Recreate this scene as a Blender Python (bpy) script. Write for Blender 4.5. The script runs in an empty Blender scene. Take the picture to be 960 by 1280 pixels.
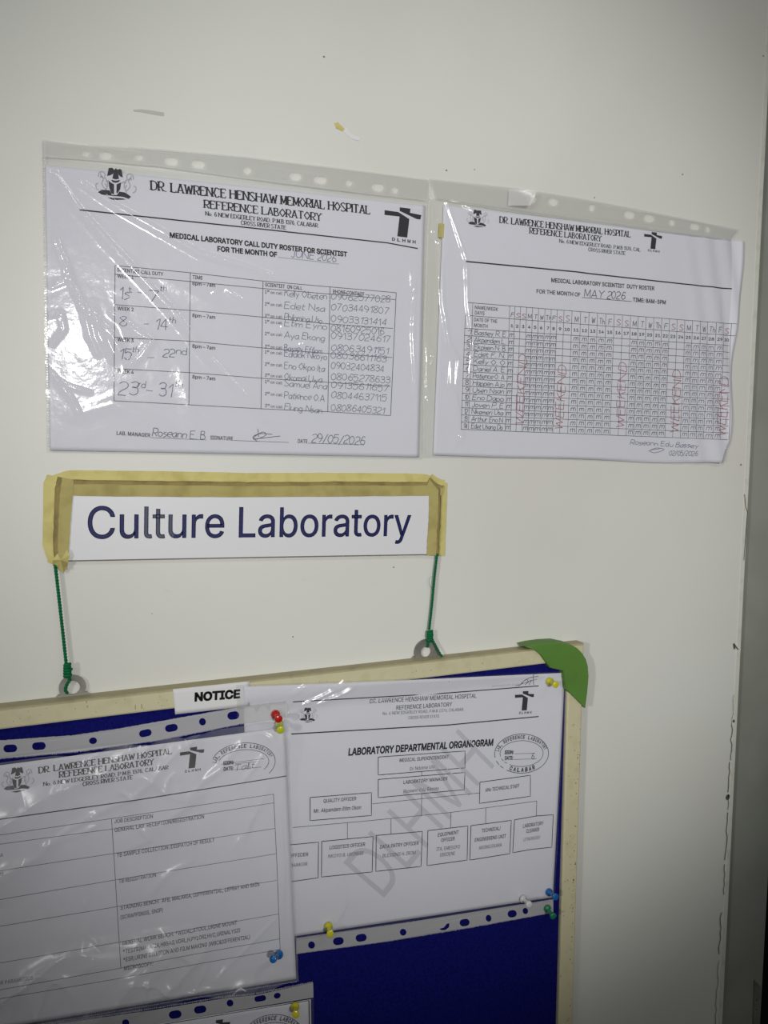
import bpy, math, random
import numpy as np
from mathutils import Vector, Matrix
from mathutils.geometry import delaunay_2d_cdt
R = random.Random(11)
C = bpy.context.scene.collection
SC = bpy.context.scene

# ------------------------------------------------------------------ camera
# the door face is the plane Y = 0, X runs along the door, Z is up
F, CX, CY = 960.0, 480.0, 640.0
Hc = np.array([2376., -73.5, 960.]); Hc /= np.linalg.norm(Hc)
Vc = np.array([-63., 10500., 960.]); Vc -= Hc*Vc.dot(Hc); Vc /= np.linalg.norm(Vc)
Nc = np.cross(Hc, Vc)
CAM = np.array([0., -0.57, 1.50])
cd = bpy.data.cameras.new('camera'); cam = bpy.data.objects.new('camera', cd); C.objects.link(cam)
cd.sensor_fit = 'VERTICAL'; cd.sensor_height = 36; cd.lens = 36*F/1280; cd.clip_start = .01
rt = (Hc[0], Nc[0], -Vc[0]); up = (-Hc[1], -Nc[1], Vc[1]); bk = (-Hc[2], -Nc[2], Vc[2])
m = Matrix((rt, up, bk)).transposed().to_4x4(); m.translation = Vector(CAM); cam.matrix_world = m
SC.camera = cam

def P(x, y, off=0.0):
    """point of the door-parallel plane at distance off in front of the door, as (X, Z)"""
    r = np.array([x-CX, y-CY, F]); w = (r.dot(Hc), r.dot(Nc), -r.dot(Vc))
    t = (-CAM[1]-off)/w[1]
    return (CAM[0]+t*w[0], CAM[2]+t*w[2])

# ------------------------------------------------------------------ world and lights
w = bpy.data.worlds.new('world'); SC.world = w; w.use_nodes = True
w.node_tree.nodes['Background'].inputs[0].default_value = (.86, .88, .90, 1)
w.node_tree.nodes['Background'].inputs[1].default_value = .05
SC.view_settings.view_transform = 'Standard'; SC.view_settings.look = 'None'
SC.view_settings.gamma = 1; SC.view_settings.use_curve_mapping = False
SC.view_settings.exposure = -0.07
def area(name, loc, target, sx, sy, power, col=(1, 1, 1), spread=180):
    l = bpy.data.lights.new(name, 'AREA'); l.shape = 'RECTANGLE'; l.size = sx; l.size_y = sy
    l.energy = power; l.color = col; l.spread = math.radians(spread)
    o = bpy.data.objects.new(name, l); C.objects.link(o); o.location = loc
    o.rotation_euler = (Vector(target)-Vector(loc)).to_track_quat('-Z', 'Y').to_euler(); return o
area('glint_strip', (0.78, -1.15, 2.55), (0.5, -.1, 1.35), 1.2, .03, 3.0, (1, .99, .95))  # pair of unseen strips overhead, added for glints on the sleeves and dim fill
area('glint_strip', (-.85, -1.15, 2.55), (-.5, -.1, 1.35), 1.2, .03, 3.0, (1, .99, .95))
def spot(name, loc, target, power, ang, blend, rad, col):
    l = bpy.data.lights.new(name, 'SPOT'); l.energy = power; l.spot_size = math.radians(ang); l.spot_blend = blend
    l.shadow_soft_size = rad; l.color = col; o = bpy.data.objects.new(name, l); C.objects.link(o); o.location = loc
    o.rotation_euler = (Vector(target)-Vector(loc)).to_track_quat('-Z', 'Y').to_euler(); return o
spot('room_lamp', (.03, -2.1, 1.82), (.30, 0, 1.475), 80, 29.0, .8, .06, (1, .99, .965))
spot('side_lamp', (-1.35, -1.35, 1.80), (.44, 0, 1.56), 50, 31, .9, .05, (1, .99, .975))

# ------------------------------------------------------------------ materials
def lin(c): return tuple(((v/255+.055)/1.055)**2.4 if v > 10 else v/255/12.92 for v in c)+(1,)
def mat(name, col, rough=.6, spec=.5, metal=0, noise=None, bump=None, trans=0, coat=0):
    mt = bpy.data.materials.new(name); mt.use_nodes = True; nt = mt.node_tree; b = nt.nodes['Principled BSDF']
    b.inputs['Base Color'].default_value = lin(col); b.inputs['Roughness'].default_value = rough
    b.inputs['Specular IOR Level'].default_value = spec; b.inputs['Metallic'].default_value = metal
    b.inputs['Transmission Weight'].default_value = trans; b.inputs['Coat Weight'].default_value = coat
    tc = nt.nodes.new('ShaderNodeTexCoord')
    if noise:
        sc, col2, lo, hi = noise
        n = nt.nodes.new('ShaderNodeTexNoise'); n.inputs['Scale'].default_value = sc; n.inputs['Detail'].default_value = 5
        r = nt.nodes.new('ShaderNodeValToRGB'); r.color_ramp.elements[0].position = lo; r.color_ramp.elements[1].position = hi
        r.color_ramp.elements[0].color = lin(col); r.color_ramp.elements[1].color = lin(col2)
        nt.links.new(tc.outputs['Object'], n.inputs['Vector']); nt.links.new(n.outputs['Fac'], r.inputs['Fac'])
        nt.links.new(r.outputs['Color'], b.inputs['Base Color'])
    if bump:
        sc, st, di = bump
        n = nt.nodes.new('ShaderNodeTexNoise'); n.inputs['Scale'].default_value = sc; n.inputs['Detail'].default_value = 4
        u = nt.nodes.new('ShaderNodeBump'); u.inputs['Strength'].default_value = st; u.inputs['Distance'].default_value = di
        nt.links.new(tc.outputs['Object'], n.inputs['Vector']); nt.links.new(n.outputs['Fac'], u.inputs['Height'])
        nt.links.new(u.outputs['Normal'], b.inputs['Normal'])
    return mt
def film_mat(name, milk=.04, rough=.1, tint=(.95, .955, .96), ior=1.5):
    mt = bpy.data.materials.new(name); mt.use_nodes = True; nt = mt.node_tree
    for n in list(nt.nodes): nt.nodes.remove(n)
    o = nt.nodes.new('ShaderNodeOutputMaterial'); tr = nt.nodes.new('ShaderNodeBsdfTransparent')
    tr.inputs[0].default_value = tint+(1,)
    df = nt.nodes.new('ShaderNodeBsdfDiffuse'); df.inputs[0].default_value = (.8, .8, .8, 1)
    gl = nt.nodes.new('ShaderNodeBsdfGlossy'); gl.inputs['Roughness'].default_value = rough
    m1 = nt.nodes.new('ShaderNodeMixShader'); m2 = nt.nodes.new('ShaderNodeMixShader')
    fr = nt.nodes.new('ShaderNodeFresnel')
    # a thin film has the same reflectance from both sides
    ge = nt.nodes.new('ShaderNodeNewGeometry'); ml = nt.nodes.new('ShaderNodeMath'); ml.operation = 'MULTIPLY_ADD'
    nt.links.new(ge.outputs['Backfacing'], ml.inputs[0]); ml.inputs[1].default_value = 1/ior-ior; ml.inputs[2].default_value = ior
    nt.links.new(ml.outputs[0], fr.inputs['IOR'])
    tc = nt.nodes.new('ShaderNodeTexCoord'); no = nt.nodes.new('ShaderNodeTexNoise')
    no.inputs['Scale'].default_value = 160; no.inputs['Detail'].default_value = 3
    bu = nt.nodes.new('ShaderNodeBump'); bu.inputs['Strength'].default_value = .25; bu.inputs['Distance'].default_value = .0006
    nt.links.new(tc.outputs['Object'], no.inputs['Vector']); nt.links.new(no.outputs['Fac'], bu.inputs['Height'])
    nt.links.new(bu.outputs['Normal'], gl.inputs['Normal'])
    m1.inputs[0].default_value = milk
    nt.links.new(tr.outputs[0], m1.inputs[1]); nt.links.new(df.outputs[0], m1.inputs[2])
    nt.links.new(fr.outputs[0], m2.inputs[0]); nt.links.new(m1.outputs[0], m2.inputs[1]); nt.links.new(gl.outputs[0], m2.inputs[2])
    nt.links.new(m2.outputs[0], o.inputs[0]); return mt

M = dict(
 door=mat('door_paint', (219, 220, 214), .42, .35, noise=(3.5, (214, 212, 203), .42, .7), bump=(260, .10, .0006)),
 lip=mat('lipping_paint', (214, 215, 205), .45, .4, noise=(60, (196, 196, 184), .5, .75)),
 jamb=mat('frame_paint', (150, 153, 144), .6, .3, noise=(12, (138, 141, 131), .4, .7)),
 wall=mat('wall_paint', (205, 205, 196), .8, .2), dark=mat('gap_shade', (26, 22, 26), .9, .1),
 floor=mat('floor_tiles', (150, 146, 138), .5, .4, noise=(8, (130, 126, 118), .4, .7)),
 crack=mat('paint_crack', (84, 84, 78), .9, .1),
 paper=mat('paper', (226, 226, 234), .75, .2, bump=(90, .15, .0006)),
 paper2=mat('paper_warm', (222, 222, 222), .75, .2, bump=(90, .15, .0006)),
 ink=mat('black_print', (38, 38, 44), .8, .1), ink2=mat('table_lines', (96, 96, 104), .8, .1),
 small=mat('small_print', (74, 74, 82), .8, .1), arms=mat('emblem_grey', (176, 176, 184), .8, .1),
 armsd=mat('emblem_dark', (52, 52, 60), .8, .1), pen=mat('pen_ink', (122, 120, 144), .8, .1),
 pend=mat('pen_ink_dark', (98, 96, 116), .8, .1), red=mat('red_pen_ink', (168, 108, 112), .8, .1),
 wm=mat('watermark_grey', (203, 203, 211), .8, .1), stamp=mat('stamp_ink', (78, 80, 98), .8, .1),
 navy=mat('navy_lettering', (30, 34, 92), .5, .3), navy2=mat('faded_lettering', (78, 84, 104), .5, .3),
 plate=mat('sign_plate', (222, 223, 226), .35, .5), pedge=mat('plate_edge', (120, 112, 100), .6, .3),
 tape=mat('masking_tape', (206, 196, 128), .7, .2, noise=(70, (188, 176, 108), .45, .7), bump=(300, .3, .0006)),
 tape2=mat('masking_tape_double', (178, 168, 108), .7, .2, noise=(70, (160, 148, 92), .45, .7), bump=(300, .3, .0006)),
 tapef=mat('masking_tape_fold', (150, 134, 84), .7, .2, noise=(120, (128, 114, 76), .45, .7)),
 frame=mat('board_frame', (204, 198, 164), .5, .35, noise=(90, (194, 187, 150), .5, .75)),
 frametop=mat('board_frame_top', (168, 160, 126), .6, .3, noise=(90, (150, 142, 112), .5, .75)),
 speck=mat('frame_specks', (126, 118, 84), .8, .1),
 felt=mat('navy_felt', (24, 26, 106), .95, .02, noise=(500, (18, 20, 88), .4, .65), bump=(900, .5, .0008)),
 green=mat('corner_plastic', (92, 134, 58), .55, .35, noise=(30, (84, 124, 52), .4, .7)),
 cord=mat('green_cord', (12, 112, 66), .8, .2, noise=(700, (6, 84, 50), .4, .7)),
 zinc=mat('zinc_plate', (150, 148, 142), .45, .5, metal=.5, noise=(80, (122, 120, 114), .4, .7)),
 film=film_mat('clear_sleeve', .04, .10), film2=film_mat('clear_sleeve_glare', .13, .28),  # film2: extra diffuse white stands in for broad glare on the crumpled film
 strip=film_mat('frosted_strip', .20, .22, (.88, .88, .875)), strip2=film_mat('frosted_strip_bright', .52, .2, (.9, .9, .9)),
 seam=film_mat('weld_seam', .5, .2, (.8, .8, .8)), glare_film=film_mat('glare_patch', .5, .12, (.9, .9, .9)),
 resid=film_mat('adhesive_residue', .5, .5, (.75, .74, .66)), metal=mat('pin_steel', (190, 190, 190), .25, .5, 1),
 scuff=mat('scuff_grey', (120, 118, 108), .8, .1),
)
def pinmat(n, c): return mat(n, c, .25, .6, trans=.25, coat=.4)
M.update(pr=pinmat('red_plastic', (205, 28, 22)), py=pinmat('yellow_plastic', (226, 220, 40)), pb=pinmat('blue_plastic', (24, 112, 190)),
         pg=pinmat('green_plastic', (10, 140, 90)), pw=pinmat('white_plastic', (232, 232, 232)), plime=pinmat('lime_plastic', (206, 214, 40)))

# ------------------------------------------------------------------ object helpers
def meshobj(name, vs, fs, mats, parent=None, org=None, smooth=False, mi=None, kind=None):
    """vs: world (x,y,z) array; org: origin kept as the object's / thing's place"""
    vs = np.asarray(vs, float).reshape(-1, 3)
    if org is None:
        org = (0, 0, 0) if parent is None else tuple(parent.location)
    me = bpy.data.meshes.new(name); me.from_pydata((vs-np.array(org)).tolist(), [], fs)
    for k in (mats if isinstance(mats, (list, tuple)) else [mats]): me.materials.append(M[k])
    if mi is not None: me.polygons.foreach_set('material_index', mi)
    if smooth: me.polygons.foreach_set('use_smooth', [True]*len(me.polygons))
    me.update(); o = bpy.data.objects.new(name, me); C.objects.link(o)
    if parent is None: o.location = org
    else: o.parent = parent
    if kind: o['kind'] = kind
    return o
def thing(name, loc, label, cat, group=None):
    o = bpy.data.objects.new(name, None); C.objects.link(o); o.location = loc; o.empty_display_size = .02
    o['label'] = label; o['category'] = cat
    if group: o['group'] = group
    bpy.context.view_layer.update(); return o
def tag(o, label, cat, group=None):
    o['label'] = label; o['category'] = cat
    if group: o['group'] = group
    return o
def box(name, x0, x1, y0, y1, z0, z1, mt, parent=None, kind=None, org=None, label=None):
    v = [(x, y, z) for x in (x0, x1) for y in (y0, y1) for z in (z0, z1)]
    f = [(0, 1, 3, 2), (4, 6, 7, 5), (0, 4, 5, 1), (2, 3, 7, 6), (0, 2, 6, 4), (1, 5, 7, 3)]
    return meshobj(name, v, f, mt, parent, org, kind=kind)
def slab(name, pts, o0, o1, mt, parent, bev=0.0, org=None):
    """outline (X,Z) loop extruded from offset o0 (back) to o1 (front)"""
    pts = [tuple(p) for p in pts]
    a = sum(pts[i][0]*pts[(i+1) % len(pts)][1]-pts[(i+1) % len(pts)][0]*pts[i][1] for i in range(len(pts)))
    if a < 0: pts = pts[::-1]
    n = len(pts); c = np.mean(pts, 0); rings = [(o0, 0), (o1-bev, 0)]
    if bev: rings += [(o1-bev*.3, bev*.3), (o1, bev)]
    vs = []; 
    for off, ins in rings:
        for p in pts:
            d = np.array(p)-c; L = np.linalg.norm(d); q = np.array(p)-d/L*ins; vs.append((q[0], -off, q[1]))
    fs = []
    for r in range(len(rings)-1):
        for i in range(n):
            j = (i+1) % n; fs.append((r*n+i, r*n+j, (r+1)*n+j, (r+1)*n+i))
    fs.append(tuple(range((len(rings)-1)*n, len(rings)*n))); fs.append(tuple(range(n-1, -1, -1)))
    return meshobj(name, vs, fs, mt, parent, org)
def tube(paths, rad, n=8):
    vs = []; fs = []
    for path in paths:
        path = [np.array(p, float) for p in path]; base = len(vs)
        for i, p in enumerate(path):
            t = path[min(i+1, len(path)-1)]-path[max(i-1, 0)]; t /= (np.linalg.norm(t)+1e-12)
            a = np.cross(t, (0.13, 1, .21)); a /= np.linalg.norm(a); b = np.cross(t, a)
            for k in range(n):
                g = 2*math.pi*k/n; vs.append(tuple(p+rad*(math.cos(g)*a+math.sin(g)*b)))
        for i in range(len(path)-1):
            for k in range(n):
                q = (k+1) % n; fs.append((base+i*n+k, base+i*n+q, base+(i+1)*n+q, base+(i+1)*n+k))
        fs.append(tuple(base+k for k in range(n))[::-1]); fs.append(tuple(base+(len(path)-1)*n+k for k in range(n)))
    return vs, fs
def lathe(a, b, prof, n=20):
    """prof: (fraction along a->b, radius)"""
    a = np.array(a); b = np.array(b); t = (b-a); L = np.linalg.norm(t); t /= L
    u = np.cross(t, (0, 0, 1.)); u /= np.linalg.norm(u); w_ = np.cross(t, u); vs = []; fs = []
    for f, r in prof:
        for k in range(n):
            g = 2*math.pi*k/n; vs.append(tuple(a+t*L*f+r*(math.cos(g)*u+math.sin(g)*w_)))
    for i in range(len(prof)-1):
        for k in range(n):
            q = (k+1) % n; fs.append((i*n+k, i*n+q, (i+1)*n+q, (i+1)*n+k))
    fs.append(tuple(range(n))[::-1]); fs.append(tuple((len(prof)-1)*n+k for k in range(n)))
    return vs, fs

# ------------------------------------------------------------------ writing: pen-stroke glyphs and the built-in font
G = {'A': "0239;3962;1454", 'B': "0209;~0939483606;~063654533202", 'C': "~684929170514224263", 'D': "0209;~09295866655322 02",
'E': "0209;0959;0646;0252", 'F': "0209;0959;0646", 'G': "~684929170514224262;6265;6535", 'H': "0209;6269;0666", 'I': "0209",
'J': "~3934221203", 'K': "0209;0559;2752", 'L': "0209;0252", 'M': "0209;0933;3369;6962", 'N': "0209;0962;6269",
'O': "~3917060514325465665739", 'P': "0209;~0939585635 05", 'Q': "~3917060514325465665739;4361", 'R': "0209;~093958563505;2552",
'S': "~583929080726355453321203", 'T': "0969;3932", 'U': "~09051332536569", 'V': "0932;3269", 'W': "0922;2248;4862;6289",
'X': "0269;0962", 'Y': "0936;6936;3632", 'Z': "0959;5902;0252",
'0': "~29070422444729", '1': "0729;2922", '2': "~082948461402;0242", '3': "~0829483616;~163645432203", '4': "3932;3904;0444",
'5': "4909;0906;~06274644321203", '6': "~482917041322434526 05", '7': "0949;4912", '8': "~2648290826444322030426", '9': "~4625071929474522",
'.': "0212", ',': "1201", '-': "0535", '/': "0139", ':': "0203;0506", '(': "~29070421", ')': "~09272401",
'a': "~4626050322334546;4642", 'b': "0902;~0526454322 03", 'c': "~4526050322 42", 'd': "4942;~452605032243", 'e': "~04444626050322 42",
'f': "~39281712;0636", 'g': "4641;~452605032243;~412001", 'h': "0902;~05264542", 'i': "0602;0708", 'j': "2621;~212001;2728",
'k': "0902;0446;1542", 'l': "0902", 'm': "0602;~05263532;~35566562", 'n': "0602;~05264542", 'o': "~26050322434526",
'p': "0600;~052645432203", 'r': "0602;~052636", 's': "~361605343312 02", 't': "1812;0636;~132232", 'u': "~06032243;4642",
'v': "0622;2246", 'w': "0612;1235;3552;5276", 'x': "0642;0246", 'y': "0623;4610", 'z': "0646;4602;0242", ' ': ""}
def smooth(pts, n=4):
    out = []
    for i in range(len(pts)-1):
        p0 = pts[max(i-1, 0)]; p1 = pts[i]; p2 = pts[i+1]; p3 = pts[min(i+2, len(pts)-1)]
        for k in range(n):
            t = k/n
            out.append(tuple(.5*(2*p1[j]+(p2[j]-p0[j])*t+(2*p0[j]-5*p1[j]+4*p2[j]-p3[j])*t*t+(3*p1[j]-p0[j]-3*p2[j]+p3[j])*t**3) for j in (0, 1)))
    out.append(pts[-1]); return out
def glyph(ch):
    s = G.get(ch, G.get(ch.upper(), "")).replace(' ', ''); res = []; wd = 0
    for st in s.split(';'):
        if not st: continue
        sm = st[0] == '~'; st = st.lstrip('~')
        pts = [(int(st[i]), int(st[i+1])-2) for i in range(0, len(st)-1, 2)]
        wd = max(wd, max(p[0] for p in pts)); res.append((sm, smooth(pts) if sm else pts))
    return res, (wd if s else 3)

_cache = {}
FONT = None
try:                                                   # the sans that ships inside Blender; without it the built-in one serves
    FONT = bpy.data.fonts.load(bpy.utils.system_resource('DATAFILES', path='fonts')+'/Inter.woff2')
except Exception:
    FONT = None
def font_mesh(body, bold):
    key = (body, bold)
    if key in _cache: return _cache[key]
    cu = bpy.data.curves.new('t', 'FONT'); cu.body = body; cu.size = 1
    if FONT: cu.font = FONT
    cu.resolution_u = 6 if body.startswith('Culture') else 2
    cu.fill_mode = 'NONE'; cu.offset = 0
    o = bpy.data.objects.new('t', cu); C.objects.link(o)
    dg = bpy.context.evaluated_depsgraph_get(); ev = o.evaluated_get(dg); me = ev.to_mesh()
    v2 = [Vector(x.co[:2]) for x in me.vertices]; e2 = [tuple(e.vertices) for e in me.edges]
    ev.to_mesh_clear(); bpy.data.objects.remove(o); bpy.data.curves.remove(cu)
    r_ = delaunay_2d_cdt(v2, e2, [], 0, 1e-6)
    v = np.array([tuple(q) for q in r_[0]]); f0 = [tuple(q) for q in r_[2]]
    # keep the triangles whose centre has a winding number other than zero
    ed = []; adj = {}
    for a, b in e2: adj.setdefault(a, []).append(b); adj.setdefault(b, []).append(a)
    seen = set()
    for st in range(len(v2)):
        if st in seen or st not in adj: continue
        cur = st; seen.add(st)
        while True:
            nx = [k for k in ([cur+1] if cur+1 in adj[cur] else adj[cur]) if k not in seen]
            if not nx: ed.append((cur, st)); break
            ed.append((cur, nx[0])); cur = nx[0]; seen.add(cur)
    A = np.array([v2[a] for a, b in ed]); B = np.array([v2[b] for a, b in ed]); cen = np.array([v[list(q)].mean(0) for q in f0])
    f = []
    for q, c in zip(f0, cen):
        up_ = (A[:, 1] <= c[1]) & (B[:, 1] > c[1]); dn = (A[:, 1] > c[1]) & (B[:, 1] <= c[1])
        cr = (B[:, 0]-A[:, 0])*(c[1]-A[:, 1])-(c[0]-A[:, 0])*(B[:, 1]-A[:, 1])
        if int((up_ & (cr > 0)).sum())-int((dn & (cr < 0)).sum()) != 0: f.append(q)
    if bold > 0:                                       # embolden: a band along every contour
        vv = v.tolist()
        for a, b in zip(A, B):
            d = b-a; L = np.hypot(*d)
            if L < 1e-6: continue
            d /= L; n = np.array([-d[1], d[0]])*bold; d = d*bold*.6; k = len(vv)
            vv += [list(a-n-d), list(b-n+d), list(b+n+d), list(a+n-d)]; f.append((k, k+1, k+2, k+3))
        v = np.array(vv)
    _cache[key] = (v, f); return v, f
CAPH = None
def fill_loops(loops):
    cu = bpy.data.curves.new('f', 'CURVE'); cu.dimensions = '2D'; cu.fill_mode = 'FRONT'
    for lp in loops:
        s = cu.splines.new('POLY'); s.points.add(len(lp)-1)
        for i, p in enumerate(lp): s.points[i].co = (p[0], p[1], 0, 1)
        s.use_cyclic_u = True
    o = bpy.data.objects.new('f', cu); C.objects.link(o)
    dg = bpy.context.evaluated_depsgraph_get(); ev = o.evaluated_get(dg); me = ev.to_mesh()
    v = [tuple(x.co)[:2] for x in me.vertices]; f = [tuple(p.vertices) for p in me.polygons]
    ev.to_mesh_clear(); bpy.data.objects.remove(o); bpy.data.curves.remove(cu)
    return v, f

class Ink:
    """flat print in (X, Z) plane coordinates, laid on one sheet"""
    def __init__(s, sheet): s.sh = sheet; s.v = []; s.f = []; s.m = []; s.mats = []
    def mi(s, mt):
        if mt not in s.mats: s.mats.append(mt)
        return s.mats.index(mt)
    def add(s, vs, fs, mt):
        b = len(s.v); s.v += [tuple(p) for p in vs]; k = s.mi(mt)
        for f in fs: s.f.append(tuple(b+i for i in f)); s.m.append(k)
    def p(s, x, y): return np.array(P(x, y, s.sh.off))
    def pxm(s, x, y):
        a = s.p(x, y); b = s.p(x, y+1); return float(np.linalg.norm(a-b))
    def ribbon(s, pts, wd, mt, nib=None):
        """pts (X,Z); wd in metres; nib=(thick, thin, axis) varies the width with direction"""
        q = [np.array(pts[0], float)]
        for p in pts[1:]:
            p = np.array(p, float); L = np.linalg.norm(p-q[-1]); n = max(1, int(L/.004))
            a = q[-1]
            for k in range(1, n+1): q.append(a+(p-a)*k/n)
        vs = []; n = len(q)
        for i in range(n):
            t = q[min(i+1, n-1)]-q[max(i-1, 0)]; L = np.linalg.norm(t)
            t = t/L if L > 1e-9 else np.array([1., 0]); nn = np.array([-t[1], t[0]])
            ww = wd
            if nib is not None:
                al = abs(t.dot(nib[2])); ww = nib[0]*(1-al)+nib[1]*al
            e = t*ww*.0
            vs += [q[i]+nn*ww/2+e, q[i]-nn*ww/2+e]
        s.add(vs, [(2*i, 2*i+1, 2*i+3, 2*i+2) for i in range(n-1)], mt)
    def line(s, pts, wpx, mt='ink'):
        s.ribbon([s.p(*p) for p in pts], wpx*s.pxm(*pts[0]), mt)
    def frame(s, a, b, hpx):
        A = s.p(*a); B = s.p(*b); d = B-A; L = np.linalg.norm(d); d /= L; n = np.array([-d[1], d[0]])
        mid = ((a[0]+b[0])/2, (a[1]+b[1])/2)
        dx, dy = b[0]-a[0], b[1]-a[1]; l = math.hypot(dx, dy)
        nx, ny = dy/l, -dx/l
        h = np.linalg.norm(s.p(mid[0]+nx*hpx, mid[1]+ny*hpx)-s.p(*mid)); return A, d, n, L, h
    def text(s, body, a, b, hpx, mt='small', bold=0.0, remap=None):
        A, d, n, L, h = s.frame(a, b, hpx)
        v, f = font_mesh(body, bold); x0, x1 = v[:, 0].min(), v[:, 0].max(); cap = font_mesh('H', 0)[0][:, 1].max()
        # short gaps: map glyph x -> L, y -> cap height
        vv = [A+d*((x-x0)/(x1-x0)*L)+n*(y/cap*h) for x, y in v]
        if remap:
            k0 = len(s.v); s.v += [tuple(p) for p in vv]
            for fc in f:
                fx = (np.mean([v[i][0] for i in fc])-x0)/(x1-x0); s.f.append(tuple(k0+i for i in fc)); s.m.append(s.mi(remap(fx, mt)))
        else: s.add(vv, f, mt)
    def serif(s, body, a, b, hpx, mt='ink', wt=.24):
        A, d, n, L, h = s.frame(a, b, hpx); u = 0; items = []
        for ch in body:
            g, wd = glyph(ch)
            wd2 = wd*.92
            if ch in ',.': wd2 = 1
            items.append((g, u, ch)); u += wd2+(1.75 if ch != ' ' else .3)
        tot = u-1.75; sx = L/tot; sy = h/7
        for g, u0, ch in items:
            for sm, pts in g:
                q = [A+d*((x*.92+u0)*sx)+n*(y*sy) for x, y in pts]
                s.ribbon(q, 0, mt, (h*wt, h*wt*.5, d))
                if not sm and ch not in ',.-/:':
                    for (x, y), (x2, y2) in ((pts[0], pts[-1]), (pts[-1], pts[0])):
                        c = A+d*((x*.92+u0)*sx)+n*(y*sy)
                        if abs(y2-y) > 2 and y in (0, 7) and not (ch in 'NM' and abs(x2-x) > 1 and y == 0):
                            s.ribbon([c-d*sx*1.45+n*(h*.035 if y == 0 else -h*.035), c+d*sx*1.45+n*(h*.035 if y == 0 else -h*.035)], h*.095, mt)
                        if abs(y2-y) == 0 and abs(x2-x) > 2 and x > x2 - .1 and y in (0, 7):
                            s.ribbon([c+d*0, c+n*(h*.2 if y == 0 else -h*.2)], h*.095, mt)
                    if ch == 'T':
                        pass
    def hand(s, body, a, b, hpx, mt='pen', wpx=.75, jit=.45):
        A, d, n, L, h = s.frame(a, b, hpx); u = 0; items = []
        for ch in body:
            g, wd = glyph(ch); items.append((g, u)); u += wd+(1.3 if ch != ' ' else -.3)
        tot = max(u-1.3, 1); sx = L/tot; sy = h/7; wm_ = wpx*s.pxm(*a)
        for g, u0 in items:
            rot = R.uniform(-.1, .1)+.12; dy = R.uniform(-jit, jit)
            for sm, pts in g:
                q = []
                for x, y in (pts if sm else smooth(pts, 2)):
                    x = x+rot*y+R.uniform(-.12, .12); y = y+dy+R.uniform(-.12, .12); q.append(A+d*((x+u0)*sx)+n*(y*sy))
                s.ribbon(q, wm_, mt)
    def poly(s, loops, mt):
        v, f = fill_loops([[s.p(*p) for p in lp] for lp in loops]); s.add(v, f, mt)
    def unit_poly(s, frame, pts, mt):
        (ox, oy), (ux, uy), (vx, vy) = frame
        s.poly([[(ox+ux*a+vx*b, oy+uy*a+vy*b) for a, b in pts]], mt)
    def unit_line(s, frame, pts, wpx, mt, sm=True):
        (ox, oy), (ux, uy), (vx, vy) = frame
        q = smooth([tuple(p) for p in pts], 3) if sm else pts
        s.line([(ox+ux*a+vx*b, oy+uy*a+vy*b) for a, b in q], wpx, mt)
    def build(s, name, parent, eps=.00012):
        X = np.array(s.v); off = s.sh.surf(X[:, 0], X[:, 1])+eps
        return meshobj(name, np.column_stack([X[:, 0], -off, X[:, 1]]), s.f, s.mats, parent, mi=s.m, kind='stuff' if name in ('handwriting', 'paint_specks', 'paint_marks', 'paint_cracks', 'weld_seam') else None)

def emblem(ink, cx, cy, wpx, slope):
    """coat of arms: eagle over a shield with a wavy Y, two horses, a mound"""
    hpx = wpx*.72; fr = ((cx-wpx/2, cy-hpx/2-slope*wpx/2), (wpx, slope*wpx), (-slope*.0, hpx)); k = wpx/52
    U = lambda pts, mt='armsd': ink.unit_poly(fr, pts, mt)
    RW = lambda *q: U([((x-195)/655, (y-.055*(x-195)-155)/410) for x, y in q])
    RW((408, 268), (425, 200), (432, 163), (490, 158), (520, 188), (508, 215), (500, 240), (450, 262))
    RW((490, 300), (500, 262), (508, 215), (520, 188), (545, 163), (572, 185), (575, 215), (585, 262), (592, 305), (540, 315))
    RW((575, 215), (572, 185), (600, 172), (630, 182), (642, 235), (652, 288), (610, 272), (585, 250))
    RW((470, 318), (540, 332), (612, 320), (592, 345), (545, 360), (495, 350)); RW((430, 338), (516, 380), (516, 515), (470, 500), (442, 420)); RW((555, 380), (626, 352), (612, 440), (572, 495), (553, 500))
    RW((268, 490), (320, 455), (448, 460), (482, 522), (560, 522), (600, 475), (690, 488), (780, 542), (740, 572), (660, 545), (500, 535), (330, 520)); RW((420, 555), (520, 560), (650, 566), (700, 580), (520, 590), (470, 578))
    for sg in (1, -1):
        H_ = lambda pts: [(.535+sg*(a-.535), b) for a, b in pts]
        for pts in ([(.12, .30), (.14, .16), (.22, .12), (.28, .2), (.27, .3), (.33, .42), (.34, .6)],
                    [(.16, .32), (.2, .26), (.24, .36), (.2, .5), (.24, .62), (.3, .7)], [(.3, .44), (.36, .4), (.4, .46)],
                    [(.12, .5), (.06, .56), (.08, .68), (.14, .74)], [(.28, .5), (.32, .62), (.28, .74)], [(.17, .18), (.2, .3), (.26, .34)]):
            ink.unit_line(fr, H_(pts), 1.1*k, 'arms')
def logo(ink, x0, y0, wpx, hpx, slope, letters=True):
    fr = ((x0, y0), (wpx, slope*wpx), (-.02*hpx, hpx))
    ink.unit_poly(fr, [(0, .164), (.37, .168), (.676, .36), (.63, 1), (.36, 1), (.41, .315), (0, .325)], 'ink')
    ink.unit_poly(fr, [(.41, 0), (.70, 0), (.69, .144), (1, .174), (.976, .33), (.873, .327), (.41, .122)], 'ink')
    if letters:
        for i, ch in enumerate('DLHMH'):
            a = (x0+wpx*(.2+i*.14), y0+hpx*1.17+slope*wpx*(.2+i*.14)); ink.text(ch, a, (a[0]+wpx*.085, a[1]+slope*wpx*.085), hpx*.085+.6, 'small', .03)
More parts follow.
